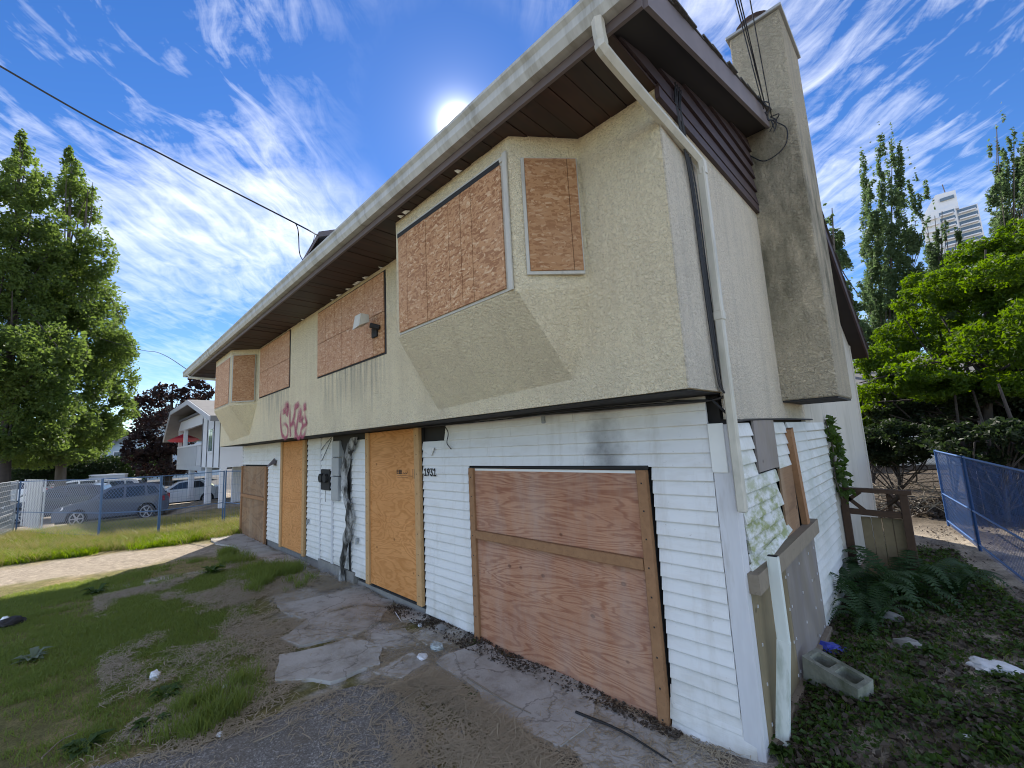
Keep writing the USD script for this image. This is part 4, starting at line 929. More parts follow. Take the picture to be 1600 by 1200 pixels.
panel('short light blue fence panel against the far corner of the house', FD+(.02, .05, 0), (-13.25, 0.35, -.1), -.1, 1.72, M_fblue, M_wire, .11, diamond=False)
FE = onz(0, 872, -.1)
panel('bright galvanised mesh panel at the left edge of the picture', FA+(.05, -.06, 0), FE+(2.0, -.9, 0), -.1, 1.75, M_fgrey, M_fgrey, .07, diamond=False, r=.005)
hd = thing('hoarding', 'pale corrugated sheet fence behind the leftmost blue panel', 'fence', far(52, 800, 24))
hp, hq = far(36, 800, 25), far(66, 800, 22); hp[2] = hq[2] = -.1
for k in range(14):
    a, b = hp+(hq-hp)*k/14, hp+(hq-hp)*(k+1)/14; n = np.array([-(hq-hp)[1], (hq-hp)[0], 0]); n = n/np.linalg.norm(n)*.04*(1 if k % 2 else -1)
    obj('corrugated_sheet', hull([a+n, b+n, a+n*.6, b+n*.6, a+n+(0, 0, 1.7), b+n+(0, 0, 1.7), a+n*.6+(0, 0, 1.7), b+n*.6+(0, 0, 1.7)]), M_fgrey, hd)
wl2 = thing('boundary_wall', 'grey block wall beside the white suv, under the hedge', 'wall', far(170, 760, 47)); wa, wb = far(140, 760, 49), far(196, 760, 46)
wa[2] = wb[2] = -.8; obj('block_wall', bar(wa+(0, 0, .9), wb+(0, 0, .9), .2, 1.9), M_nrail, wl2); obj('coping', bar(wa+(0, 0, 1.9), wb+(0, 0, 1.9), .28, .1), M_nwall, wl2)

# blue screened panels on the right
def screen_mat(name, amt):
    g = G(); p = g.pos()
    m = g.step(g.noise(p, 4, 5, 0.65), 0.35, 0.65)
    w = g('math', 'value', math_type='sine', value1=g.math('multiply', g('separate_xyz', 'z', vector=p), 420.0))
    a = g.math('add', amt, g.math('add', g.math('multiply', w, 0.08), g.math('multiply', m, 0.25)))
    pb = g('principled_bsdf', 'BSDF', base_color=(0.012, 0.06, 0.19), roughness=0.7); tl = g('translucent_bsdf', 'BSDF', color=(0.018, 0.10, 0.33))
    c = g('mix_closure', 'closure', fac=0.35, closure1=pb, closure2=tl)
    return g.mat(name, g('mix_closure', 'closure', fac=a, closure1=g('transparent_bsdf', 'BSDF'), closure2=c))
M_darkwire2 = plain('screen_wire', (0.012, 0.03, 0.08), 0.6, 0.1, 6)
M_fblue2 = plain('bright_fence_blue', (0.03, 0.11, 0.32), 0.5, 0.1, 6)
M_screen = [screen_mat('blue_screen', .52), screen_mat('blue_screen_thin', .10)]
RB = [(0.98, 8.48), (1.29, 6.48), (1.72, 3.60)]
for k, (lab, a, b) in enumerate((('blue screened fence panel, the farther one in the side yard', RB[0], RB[1]), ('blue screened fence panel at the right edge of the picture', RB[1], RB[2]))):
    t = panel(lab, a, b, 0.05, 1.44, M_fblue2, M_darkwire2, .06, diamond=False, r=.0018)
    pa, pb_ = np.array([*a, .06]), np.array([*b, .06]); dd = (pb_-pa); L = np.linalg.norm(dd); s = np.linspace(.01, .99, 24); zz = np.linspace(0.0, 1.40, 10)
    V = np.array([[*(pa+dd*si)[:2], .07+z] for si in s for z in zz]); nn = np.array([-dd[1], dd[0], 0])/L
    V += nn*(0.012+0.02*(meshkit.fbm(V*2.2, 3, k+3)-.5)[:, None]); V[:, 2] -= 0.05*(np.repeat(meshkit.noise(np.column_stack([s*5, 0*s, 0*s]), k), 10))*np.tile(zz/1.4, 24)
    F = [(i*10+j, (i+1)*10+j, (i+1)*10+j+1) for i in range(23) for j in range(9)] + [(i*10+j, (i+1)*10+j+1, i*10+j+1) for i in range(23) for j in range(9)]
    obj('screen', (V, np.array(F)), M_screen[k], t, smooth=True)
M_darkwire = plain('dark_wire', (0.05, 0.055, 0.06), 0.6, 0.1, 6)
panel('dark wire fence across the back of the side yard', (-0.6, 12.2), (1.15, 12.2), 0.0, 1.65, M_darkwire, M_darkwire, .10, name='back_fence')
panel('dark wire fence running on behind the blue screen', (1.2, 12.2), (7.0, 12.6), 0.0, 1.65, M_darkwire, M_darkwire, .10, name='back_fence')

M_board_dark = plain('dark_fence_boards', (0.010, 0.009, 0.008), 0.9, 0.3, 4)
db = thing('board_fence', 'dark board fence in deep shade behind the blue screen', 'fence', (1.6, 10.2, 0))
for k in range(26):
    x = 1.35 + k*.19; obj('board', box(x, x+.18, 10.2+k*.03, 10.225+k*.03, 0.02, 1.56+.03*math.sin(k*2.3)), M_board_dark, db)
# wooden railing at the back corner of the siding
M_plank_tan = lumber('tan_planks', (0.24, 0.19, 0.11), (0.15, 0.115, 0.07), 8)
M_deck = lumber('dark_deck_wood', (0.085, 0.05, 0.03), (0.04, 0.025, 0.018))
dk = thing('wooden_railing', 'dark brown wooden railing against the side wall, behind the fern', 'railing', (0.3, 4.1, 0.05))
obj('post', cbox(0.62, 0.70, 4.0, 4.08, 0.0, 1.2, .005), M_deck, dk); obj('post', cbox(0.02, 0.10, 4.0, 4.08, 0.0, 1.2, .005), M_deck, dk); obj('post', cbox(0.45, 0.50, 4.6, 4.65, 0.0, 1.15, .004), M_deck, dk)
obj('rail', bar((-0.02, 4.04, 1.21), (0.74, 4.04, 1.19), .10, .05), M_deck, dk); obj('rail', bar((0.02, 4.04, 0.93), (0.70, 4.04, 0.90), .05, .07), M_deck, dk)
for a, b in (((0.08, 4.04, 1.05), (0.24, 4.04, 1.18)), ((0.10, 4.04, 1.10), (0.26, 4.04, 0.94)), ((0.46, 4.6, .95), (0.64, 4.05, 1.15)), ((0.48, 4.62, 1.12), (0.66, 4.05, .93))): obj('brace', bar(a, b, .03, .045), M_deck, dk)
for k in range(4): obj('plank', cbox(0.20+k*.105, 0.30+k*.105, 4.10, 4.125, 0.1, 0.85, .004), M_plank_tan, dk)

# ------------------------------------------------------------------ trees
def leaves(rr, clumps, n, size, gap=0.46, gfreq=0.9, up=0.35, shell=0.55, aspect=0.55, zs=1.0):
    """Leaf-sized faces spread through ellipsoids (centre, radii), with holes where a noise field is low."""
    cs = np.array([c for c, r in clumps]); rs_ = np.array([r for c, r in clumps]); w = np.prod(rs_, 1)**(2/3); w /= w.sum()
    P = []; tot = 0
    while tot < n:
        m = n*2; k = rr.choice(len(w), m, p=w); d = rr.normal(size=(m, 3)); d /= np.linalg.norm(d, axis=1, keepdims=True)
        rad = (shell + (1-shell)*rr.random(m))**0.8*(0.80+.4*meshkit.noise(d*2.2+k[:, None]*3.1, 5))
        p = cs[k] + d*rs_[k]*rad[:, None]
        keep = meshkit.fbm(p*gfreq*np.array([1, 1, zs]), 3, 11) > gap
        P.append(p[keep]); tot += keep.sum()
    P = np.vstack(P)[:n]
    nrm = rr.normal(size=(n, 3)); nrm[:, 2] += up; nrm /= np.linalg.norm(nrm, axis=1, keepdims=True)
    t = np.cross(nrm, rr.normal(size=(n, 3))); t /= np.linalg.norm(t, axis=1, keepdims=True); b = np.cross(nrm, t)
    s = size*rr.uniform(.6, 1.3, n)[:, None]
    v = np.stack([P-t*s*.5, P+b*s*.5*aspect+nrm*s*.08, P+t*s*.5, P-b*s*.5*aspect+nrm*s*.08], 1).reshape(-1, 3)
    i = np.arange(n)*4; f = np.vstack([np.stack([i, i+1, i+2], 1), np.stack([i, i+2, i+3], 1)])
    return v, f
M_bark = plain('bark', (0.085, 0.07, 0.055), 0.95, 0.3, 6, 0.6, 20, stretch=(2, 2, .5)); M_bark_d = plain('bark_dark', (0.045, 0.036, 0.03), 0.95, 0.3, 6, 0.6, 20)
L_green = leaf('leaf_green', [(0.075, 0.115, 0.032), (0.115, 0.16, 0.042), (0.16, 0.20, 0.05), (0.25, 0.235, 0.06)], 0.6, tcol=2.3)
L_poplar = leaf('leaf_poplar', [(0.08, 0.125, 0.055), (0.115, 0.165, 0.07), (0.16, 0.20, 0.085), (0.23, 0.21, 0.10)], 0.5)
L_lime = leaf('leaf_lime', [(0.06, 0.11, 0.012), (0.105, 0.18, 0.012), (0.16, 0.235, 0.016), (0.24, 0.29, 0.02)], 0.6, tcol=2.2)
L_dark = leaf('leaf_dark', [(0.020, 0.035, 0.012), (0.040, 0.060, 0.018), (0.070, 0.090, 0.025), (0.10, 0.085, 0.045)], 0.35)
L_red = leaf('leaf_dark_red', [(0.022, 0.012, 0.010), (0.045, 0.022, 0.016), (0.075, 0.045, 0.024), (0.11, 0.075, 0.035)], 0.25)
L_hedge = leaf('leaf_hedge', [(0.018, 0.035, 0.008), (0.045, 0.065, 0.012), (0.10, 0.12, 0.02)], 0.3)
def mpp(dist): return dist/FPX
def tree(label, base, clumps, n, size, lm, bark, trunk_r, top, seed, branches=10, group=None, gap=.46, gfreq=.9, cat='tree', name='tree', lean=(0, 0), aspect=.55, shell=.55, start=.25, zs=1.0):
    rr = np.random.default_rng(seed); base = np.array(base, float)
    t = thing(name, label, cat, base, group=group)
    top = np.array(top, float); spine = [base + (top-base)*s + np.array([lean[0]*math.sin(s*2.6), lean[1]*math.sin(s*2.2), 0]) for s in np.linspace(0, 1, 8)]
    parts = [tube(spine, np.linspace(trunk_r, trunk_r*.12, 8), 9)]
    for i in range(branches):
        c, r = clumps[rr.integers(len(clumps))]; end = c + rr.normal(size=3)*np.array(r)*.45
        s = rr.uniform(start, .8); st = base + (top-base)*s
        mid = (st+end)/2 + rr.normal(size=3)*.15 - np.array([0, 0, .1])
        parts.append(tube(smoothline([st, mid, end], 4), np.linspace(trunk_r*.4*(1-s*.7), .015, 9), 5))
    obj('trunk', parts, bark, t, smooth=50)
    obj('crown', leaves(rr, clumps, n, size, gap, gfreq, shell=shell, aspect=aspect, zs=zs), lm, t)
    return t
def pxc(lst, dist, depth, seed):
    """Clumps given as (u, v, half width, half height) as they stand at a distance, each with its own depth."""
    rr = np.random.default_rng(seed); out = []
    for (u, v, a, b) in lst:
        D = dist + rr.uniform(-depth, depth); c = far(u, v, D); z = (c-CAM) @ _fw; m = z/FPX
        out.append((c, (a*m, a*m*.9, b*m)))
    return out
# left: two tall street trees
c1 = pxc([(34, 218, 7, 16), (36, 240, 14, 24), (38, 265, 22, 28), (30, 290, 30, 45), (8, 330, 34, 55), (62, 300, 22, 40), (35, 390, 55, 60), (-15, 430, 60, 80), (50, 480, 60, 60), (10, 560, 70, 60), (70, 570, 60, 50), (-40, 560, 60, 90), (60, 640, 60, 45), (0, 640, 60, 45), (-50, 330, 40, 80), (40, 690, 60, 26), (90, 560, 40, 60), (75, 400, 30, 50), (-20, 700, 40, 25)], 33, 2.5, 1)
b = far(12, 740, 33); b[2] = -.7
tree('tall green tree at the left edge, its top the farthest left', b, c1, 56000, .2, L_green, M_bark_d, .24, far(32, 215, 33), 21, 24, gap=.47, gfreq=1.9, zs=.7, shell=.4, name='street_tree')
c2 = pxc([(107, 240, 6, 14), (110, 262, 13, 22), (114, 285, 20, 28), (140, 300, 10, 22), (112, 310, 26, 40), (135, 330, 20, 40), (100, 380, 40, 50), (150, 400, 30, 45), (120, 460, 55, 55), (165, 480, 30, 35), (140, 545, 60, 45), (185, 545, 28, 30), (120, 600, 60, 40), (165, 610, 38, 30), (100, 660, 60, 35), (150, 672, 40, 24), (190, 590, 25, 40), (175, 640, 36, 26), (60, 715, 60, 18), (115, 712, 40, 12), (120, 520, 70, 60), (85, 440, 40, 60), (80, 690, 60, 24), (140, 700, 30, 14)], 36, 2.5, 2)
b = far(98, 740, 36); b[2] = -.7
tree('tall green tree right of the left edge one, reaching over the parked cars', b, c2, 60000, .2, L_green, M_bark, .26, far(112, 245, 36), 22, 24, gap=.47, gfreq=1.9, zs=.7, shell=.4, name='street_tree')
c3 = pxc([(265, 612, 22, 18), (290, 600, 20, 14), (235, 640, 30, 30), (300, 640, 28, 25), (255, 680, 50, 40), (220, 700, 28, 26), (270, 720, 55, 25), (318, 612, 16, 16)], 47, 2, 3)
b = far(262, 745, 47); b[2] = -.1
tree('dark red leaved tree behind the grey house', b, c3, 9000, .34, L_red, M_bark_d, .35, far(270, 600, 47), 23, 10, gap=.47, name='red_tree')
for i, (u, v, a, b_, D, lab, lm) in enumerate(((150, 690, 45, 28, 75, 'far green tree showing between the street tree trunks', L_green), (60, 715, 40, 30, 80, 'far dark tree low behind the left trunks', L_dark), (225, 722, 30, 20, 60, 'far green bush beside the pale blue house', L_hedge), (10, 715, 40, 34, 78, 'far green tree at the left edge behind the van', L_green), (190, 700, 30, 28, 85, 'far blue green tree behind the pale blue house', L_dark))):
    cc = pxc([(u, v, a, b_), (u-a*.5, v+b_*.3, a*.6, b_*.7), (u+a*.5, v+b_*.25, a*.6, b_*.8)], D, 3, 30+i); bb = far(u, 745, D); bb[2] = -.1
    tree(lab, bb, cc, 3500, .55, lm, M_bark_d, .3, cc[0][0], 40+i, 5, name='far_tree', gap=.36, gfreq=.5)
hg = thing('hedge', 'clipped dark hedge with sunlit top behind the parked cars', 'hedge', far(120, 745, 50)); rr = np.random.default_rng(8)
hc = [(far(u, 738 - (6 if u > 120 else 2), 50), (1.5, 1.8, 1.15)) for u in np.arange(28, 215, 12)]
obj('foliage', leaves(rr, hc, 16000, .2, .30, .8, shell=.6), L_hedge, hg); obj('stems', [tube([(*c[:2], -.1), c], .05, 5) for c, r in hc], M_bark_d, hg)

# right: poplars, the lime green tree, undergrowth
def poplar(label, tops, dist, vb, n, seed, wpx=13, size=.3):
    cl = []; rr = np.random.default_rng(seed); um = np.mean([q[0] for q in tops])
    for (u, v) in tops:                                  # every top is a plume of its own, rising from the common stem
        D = dist + rr.uniform(-1.5, 1.5); hgt = vb - v
        for s in np.linspace(0.0, 1, 15):
            uu = u + rr.normal()*2.0 + (um-u)*s**1.5*.5; c = far(uu, v + hgt*s, D); m = ((c-CAM) @ _fw)/FPX
            rad = wpx*(0.16 + 0.62*min(s*2.6, 1.0) + .15*math.sin(s*9+u))*m
            cl.append((c, (rad, rad, hgt/15*m*1.25)))
    b = far(um, 720, dist); b[2] = 0
    tree(label, b, cl, n, size, L_poplar, M_bark, .13, far(um, min(q[1] for q in tops)+30, dist), seed, 40, name='poplar', gap=.47, gfreq=2.2, shell=.25, start=.05, zs=.45)
poplar('slender poplar clump left of the white tower', [(1352, 262), (1362, 236), (1378, 226), (1394, 214), (1408, 238), (1424, 256), (1436, 290)], 34, 650, 52000, 51, 15, .17)
poplar('shorter poplar just in front of the white tower', [(1448, 300), (1462, 330), (1480, 345), (1498, 356)], 36, 630, 28000, 52, 16, .17)
poplar('tall poplar right of the white tower', [(1553, 250), (1563, 215), (1574, 195), (1590, 226), (1604, 222), (1622, 240)], 34, 630, 44000, 53, 15, .17)
cc = pxc([(1296, 330, 10, 18), (1300, 370, 15, 28), (1310, 420, 18, 30), (1318, 470, 18, 30), (1332, 520, 18, 22), (1345, 480, 16, 40), (1352, 540, 20, 30)], 30, 1, 61); b = far(1320, 720, 30); b[2] = 0
tree('loose tree showing past the edge of the chimney', b, cc, 14000, .16, L_poplar, M_bark, .2, far(1300, 325, 30), 61, 12, gap=.5, gfreq=1.4, name='tree')
cl = pxc([(1545, 385, 26, 20), (1590, 370, 30, 26), (1500, 420, 35, 25), (1560, 430, 50, 32), (1620, 420, 50, 50), (1460, 460, 34, 22), (1520, 480, 55, 34), (1430, 500, 30, 20), (1480, 530, 55, 30), (1560, 530, 60, 40), (1400, 545, 32, 18), (1620, 520, 50, 60), (1440, 565, 45, 18), (1375, 580, 28, 16), (1350, 600, 20, 22), (1500, 580, 60, 25), (1545, 470, 60, 50), (1480, 450, 40, 30), (1440, 440, 24, 16), (1425, 470, 26, 20), (1400, 520, 28, 20), (1365, 560, 26, 18), (1350, 625, 18, 22), (1395, 590, 34, 22), (1450, 600, 50, 24), (1530, 610, 60, 24), (1600, 570, 50, 40), (1600, 470, 50, 50), (1420, 590, 40, 20), (1345, 570, 14, 14), (1520, 400, 30, 25), (1370, 615, 24, 18), (1410, 625, 26, 14), (1480, 615, 40, 14), (1590, 600, 40, 20)], 15, 1.6, 62)
b = far(1530, 720, 15); b[2] = 0
tree('bright lime green tree spreading over the side yard', b, cl, 56000, .115, L_lime, M_bark_d, .14, far(1540, 390, 15), 62, 26, gap=.44, gfreq=1.8, name='lime_tree', aspect=.42)
cl = pxc([(1400, 610, 45, 25), (1460, 620, 60, 30), (1530, 620, 60, 35), (1600, 610, 60, 50), (1560, 655, 50, 22), (1480, 655, 30, 20), (1380, 640, 30, 22), (1620, 660, 40, 30), (1420, 655, 40, 22), (1520, 665, 40, 18), (1580, 640, 50, 30), (1450, 640, 40, 20)], 16, 1.5, 63); b = far(1590, 720, 16); b[2] = 0
tree('dark shaded undergrowth tree below the lime green tree', b, cl, 26000, .12, L_dark, M_bark_d, .12, far(1570, 600, 16), 63, 60, gap=.49, gfreq=1.8, cat='bush', name='bush', start=.02)
for i, (u, v, w, h, D, lm, lab) in enumerate(((1400, 692, 60, 34, 14, L_dark, 'dark bush behind the back fence, near the house'), (1560, 690, 80, 36, 12.6, L_dark, 'dark bush behind the blue screen at the right edge'), (1362, 640, 24, 44, 18, L_lime, 'green bush beside the rear corner of the house'))):
    cc = pxc([(u, v, w, h), (u-w*.5, v+4, w*.6, h*.8), (u+w*.5, v+4, w*.6, h*.8)], D, .5, 70+i); bb = far(u, 745, D); bb[2] = 0
    tree(lab, bb, cc, 9000, .11, lm, M_bark_d, .05, cc[0][0], 80+i, 30, gap=.50, gfreq=1.6, cat='bush', name='bush', start=.05)
# bare trunks standing in the undergrowth
for i, (u0, v0, u1, v1, D) in enumerate(((1592, 735, 1560, 600, 13), (1540, 735, 1520, 610, 14), (1475, 720, 1490, 600, 14), (1500, 735, 1478, 690, 12))):
    a, b = far(u0, v0, D), far(u1, v1, D); a[2] = 0
    t = thing('bare_trunk', ('thick leaning trunk at the right edge under the lime tree', 'thin upright trunk left of the thick leaning trunk', 'thin trunk above the end of the blue screen', 'short leaning stake beside the blue screen')[i], 'trunk', a)
    obj('trunk', tube(smoothline([a, (a+b)/2+(.1, .1, 0), b], 4), np.linspace(.07 if i == 0 else .035, .02, 9), 7), M_bark_d, t)
RH = simple_house('pale house glimpsed through the trees behind the back fence', -6.0, 3.4, 24.0, 32, 3.3, 5.2, M_beige, M_nroof, [('y', 1.9, 2.9, 1.3, 2.7), ('y', -1.2, 0.2, 1.3, 2.7)], name='rear_house', z0=0, axis='x')
for k in range(14): obj('siding_plank', box(-6.0, 3.4, 23.965, 23.995, .1+k*.22, .1+k*.22+.205), M_beige, RH)
q = far(1545, 700, 17); car('pale blue car roof showing above the dark fence on the right', (q[0]+1.9, q[1], .32), 0.2, 'sedan', (0.45, 0.55, 0.72), 'pale_blue_paint')

# white apartment tower
TW = 330.0
tb = far(1500, 420, TW); tb[2] = 0; tw = thing('apartment_tower', 'white high rise with stacked balconies beyond the poplars', 'tower', tb)
M_tower = plain('tower_white', (0.62, 0.63, 0.66), 0.7, 0.04, .1); M_tglass = glass_pane('tower_glass', (0.12, 0.16, 0.20), 0.1)
def tz(v): return far(1500, v, TW)[2]
ex = far(1540, 420, TW)-far(1460, 420, TW); ex[2] = 0; wpx = np.linalg.norm(ex)/80; ex /= np.linalg.norm(ex); ey = np.array([-ex[1], ex[0], 0])
def tbox(u0, u1, d0, d1, z0, z1):
    return hull([tb*np.array([1, 1, 0]) + ex*(u-1500)*wpx + ey*d + np.array([0, 0, z]) for u in (u0, u1) for d in (d0, d1) for z in (z0, z1)])
obj('wall', [tbox(1452, 1512, 0, 20, 0, tz(318)), tbox(1512, 1548, 4, 22, 0, tz(322))], M_tower, tw)
obj('penthouse', [hull([tb*np.array([1, 1, 0]) + ex*(u-1500)*wpx + ey*d + np.array([0, 0, z]) for u, d, z in ((1456, 2, tz(318)), (1456, 18, tz(318)), (1518, 2, tz(322)), (1518, 18, tz(322)), (1484, 2, tz(290)), (1484, 18, tz(290)), (1518, 2, tz(292)), (1518, 18, tz(292)))])], M_tower, tw)
obj('vent_strip', tbox(1490, 1514, 1.4, 1.9, tz(304), tz(299)), M_tglass, tw)
obj('antenna', tube([tb*np.array([1, 1, 0]) + ex*2*wpx + ey*8 + np.array([0, 0, tz(292)]), tb*np.array([1, 1, 0]) + ex*-1*wpx + ey*8 + np.array([0, 0, tz(270)])], .25, 6), M_rake, tw)
fh = (tz(318)-tz(328))
for k in range(1, 13):
    z = tz(320) - k*fh
    for (u0, u1, dd) in ((1454, 1482, -.6), (1484, 1510, -1.6), (1514, 1546, 3.0)):
        obj('window', tbox(u0, u1, dd+1.55, dd+1.58 if dd != -1.6 else dd+1.59, z+fh*.12, z+fh*.70), M_tglass, tw) if dd < 0 else obj('window', tbox(u0, u1, 3.9, 3.97, z+fh*.12, z+fh*.70), M_tglass, tw)
        obj('balcony', tbox(u0+2, u1-2, dd-.6, dd+1.5 if dd < 0 else 3.88, z-fh*.08, z+fh*.10), M_tower, tw)

# ------------------------------------------------------------------ overhead cables
def wire(label, pts, r, parent=None, name='power_cable'):
    t = thing(name, label, 'cable', pts[0]); obj('wire', tube(smoothline(pts, 8), r, 5), M_cable, t); return t
A = ony(495, 367, -0.48); Bp = far(0, 103, 7.2); ext = Bp + (Bp-A)*1.5 + np.array([0, 0, .6])
k1 = ony(462, 349, -1.2)
pc = wire('black power cable crossing the sky to the small raised roof', [A, k1, (k1+Bp)/2-(0, 0, .03), Bp, ext], .012)
obj('wire', tube(smoothline([k1, ony(466, 362, -1.1), ony(468, 395, -.9), ony(474, 408, -.5)], 6), .008, 5), M_cable, pc); obj('wire', tube(smoothline([ony(492, 366, -.5), ony(489, 378, -.5), ony(480, 398, -.5)], 5), .005, 5), M_cable, pc)
wire('thin cable from the far end of the eave into the street tree', [(-14.6, -1.0, 4.55), far(250, 552, 22), far(205, 543, 30), far(60, 500, 36)], .012)
rk = np.array([0.268, 1.35, 5.22])
sw = thing('service_cables', 'bundle of black service cables rising from the rake beside the chimney', 'cable', rk)
for u, st in ((1149, (0, .02, .02)), (1153, (0.01, .08, .04)), (1157, (0, .15, .05)), (1172, (.01, .30, .08))):
    R = ony(u, 0, 0.1); S = rk+np.array(st); E2 = S + (R-S)*9
    obj('wire', tube(smoothline([S, S+(R-S)*.5-(0, 0, .02), R, E2], 5), .0048, 5), M_cable, sw)
rr = np.random.default_rng(77)
for k in range(7):
    a = rk+(0.01, rr.uniform(-.1, .3), rr.uniform(-.05, .1)); obj('loop', tube(smoothline([a, a+rr.normal(size=3)*.02+(0.03, 0, -.05), a+rr.normal(size=3)*.02+(.035, .01, -.10), a+rr.normal(size=3)*.02+(.01, .04, -.14)], 5), .006, 5), M_cable, sw)
obj('loop', tube(smoothline([rk+(0.02, .28, .02), rk+(.12, .3, -.12), rk+(.08, .3, -.3), rk+(-.1, .3, -.36), rk+(-.24, .3, -.22)], 6), .006, 5), M_cable, sw)

# ------------------------------------------------------------------ grass, straw, weeds, litter
L_grass = leaf('grass_green', [(0.17, 0.22, 0.06), (0.24, 0.29, 0.08), (0.31, 0.33, 0.11), (0.52, 0.46, 0.27), (0.46, 0.40, 0.24)], 0.5)
L_dry = leaf('grass_dry', [(0.36, 0.33, 0.13), (0.50, 0.44, 0.20), (0.60, 0.54, 0.30), (0.28, 0.31, 0.08)], 0.3, tcol=1.2)
L_fresh = leaf('grass_fresh', [(0.12, 0.19, 0.022), (0.17, 0.25, 0.03), (0.24, 0.28, 0.045)], 0.5)
L_straw = leaf('straw', [(0.42, 0.35, 0.245), (0.58, 0.49, 0.35), (0.30, 0.245, 0.175), (0.66, 0.58, 0.44)], 0.1, tcol=1.0)
L_dead = leaf('dead_leaves', [(0.08, 0.06, 0.042), (0.15, 0.11, 0.07), (0.22, 0.165, 0.11), (0.055, 0.045, 0.035)], 0.1, tcol=1.0)
L_weed = leaf('weed_leaf', [(0.055, 0.10, 0.020), (0.085, 0.14, 0.030), (0.12, 0.17, 0.04)], 0.4)
L_weed_pale = leaf('weed_leaf_pale', [(0.17, 0.21, 0.14), (0.22, 0.26, 0.18)], 0.3)
L_fern = leaf('fern_leaf', [(0.035, 0.075, 0.025), (0.055, 0.11, 0.035), (0.085, 0.14, 0.045)], 0.35)
def blades(rr, n, spread, h, w, lean=.5):
    vs, fs = [], []
    for i in range(n):
        a, r = rr.uniform(0, 6.283), spread*math.sqrt(rr.random()); p = np.array([r*math.cos(a), r*math.sin(a), -.01])
        hh = h*rr.uniform(.5, 1.2); la = rr.uniform(0, 6.283); L = lean*hh*rr.uniform(.3, 1.4)*np.array([math.cos(la), math.sin(la), 0]); s = np.array([-math.sin(la), math.cos(la), 0])*w*rr.uniform(.6, 1.2)
        if rr.random() < .5: s = np.array([math.cos(la), math.sin(la), 0])*w*.8
        m = p + L*.35 + (0, 0, hh*.6); t = p + L + (0, 0, hh*.95)
        k = len(vs); vs += [p-s, p+s, m+s*.8, m-s*.8, t]; fs += [(k, k+1, k+2), (k, k+2, k+3), (k+3, k+2, k+4)]
    return np.array(vs), np.array(fs)
def scatter(name, label, protos, pts, scales, seed, tilt=.12):
    """One PointInstancer, counted as stuff."""
    rr = np.random.default_rng(seed); path = f'{W}/{numbered(W, name)}'
    pi = UsdGeom.PointInstancer.Define(stage, path); ORG[path] = np.zeros(3); paths = []
    for m, mat in protos: paths.append(Sdf.Path(obj('tuft', m, mat, path)))
    pi.CreatePrototypesRel().SetTargets(paths); n = len(pts)
    pi.CreateProtoIndicesAttr(Vt.IntArray.FromNumpy(rr.integers(0, len(protos), n).astype(np.int32)))
    pi.CreatePositionsAttr(Vt.Vec3fArray.FromNumpy(np.asarray(pts, np.float32)))
    pi.CreateScalesAttr(Vt.Vec3fArray.FromNumpy(np.repeat(np.asarray(scales, np.float32)[:, None], 3, 1)))
    qs = []
    for k in range(n):
        a = rr.uniform(0, 6.283); q = Gf.Rotation(Gf.Vec3d(0, 0, 1), math.degrees(a))*Gf.Rotation(Gf.Vec3d(math.cos(a*3), math.sin(a*3), 0), rr.normal()*tilt*57)
        q = q.GetQuat(); qs.append(Gf.Quath(float(q.GetReal()), *map(float, q.GetImaginary())))
    pi.CreateOrientationsAttr(Vt.QuathArray(qs)); setd(pi.GetPrim(), label, None, None, 'stuff')
def sample(rr, poly, n, keep=None):
    import shapely
    b = poly.bounds; out = []; tot = 0
    while tot < n:
        p = np.column_stack([rr.uniform(b[0], b[2], n*2), rr.uniform(b[1], b[3], n*2)]); p = p[shapely.contains(poly, shapely.points(p))]
        if keep is not None: p = p[keep(p) > rr.random(len(p))]
        out.append(p); tot += len(p)
    p = np.vstack(out)[:n]; return np.column_stack([p, height(p[:, 0], p[:, 1])])
rr = np.random.default_rng(101)
def fb(p, f, seed): return meshkit.fbm(np.column_stack([p*f, 0*p[:, 0]]), 4, seed)
green = [(blades(np.random.default_rng(i), 15, .075, .060, .0034, .8), L_grass) for i in range(5)]
lawn_clip = LAWN.intersection(sbox(-11.5, -6.0, -2.6, 0))
def lawn_keep(p): return np.clip(1.08 - 1.1*smooth(.30, .60, .45*fb(p, .7, 1) + .35*fb(p, 2.3, 9) + .2*fb(p, 6, 10)), .04, 1)
lp = sample(rr, LAWN.buffer(-.02), 27000, lawn_keep); lp = lp[(lp[:, 1] > -5.5)]
scatter('grass', 'short uneven green lawn in the shade of the house', green, lp, rr.uniform(.55, 1.25, len(lp)), 1)
tall = [(blades(np.random.default_rng(20+i), 26, .10, .20, .004, .6), L_grass) for i in range(3)]
edge = Polygon([(-8.6, -1.1), (-8.3, -0.35), (-6.9, -0.08), (-6.3, -0.35), (-6.6, -1.3)]).union(Polygon([(-10.8, -0.9), (-10.2, -.55), (-9.2, -.65), (-9.6, -1.1)])).union(Polygon([(-4.6, -1.9), (-3.6, -1.95), (-3.35, -2.4), (-3.6, -2.9), (-4.0, -2.4)]))
tp = sample(rr, edge, 620, lambda p: smooth(.46, .66, .5*fb(p, 1.7, 14)+.5*fb(p, 4, 15)))
scatter('tall_grass', 'longer grass along the lawn edge and by the burnt post', tall, tp, rr.uniform(.5, 1.15, len(tp)), 2)
dryp = [(blades(np.random.default_rng(40+i), 22, .12, .26, .004, .9), L_dry) for i in range(2)] + [(blades(np.random.default_rng(45+i), 22, .13, .20, .005, .8), L_fresh) for i in range(2)]
verge = Polygon([(-20.5, -5.5), (-14.2, -5.5), (-13.9, -3.0), (-13.2, -1.6), (-12.9, -.4), (-13.3, 2.5), (-16.8, 2.5), (-17.5, -.5), (-20.2, -3.0)])
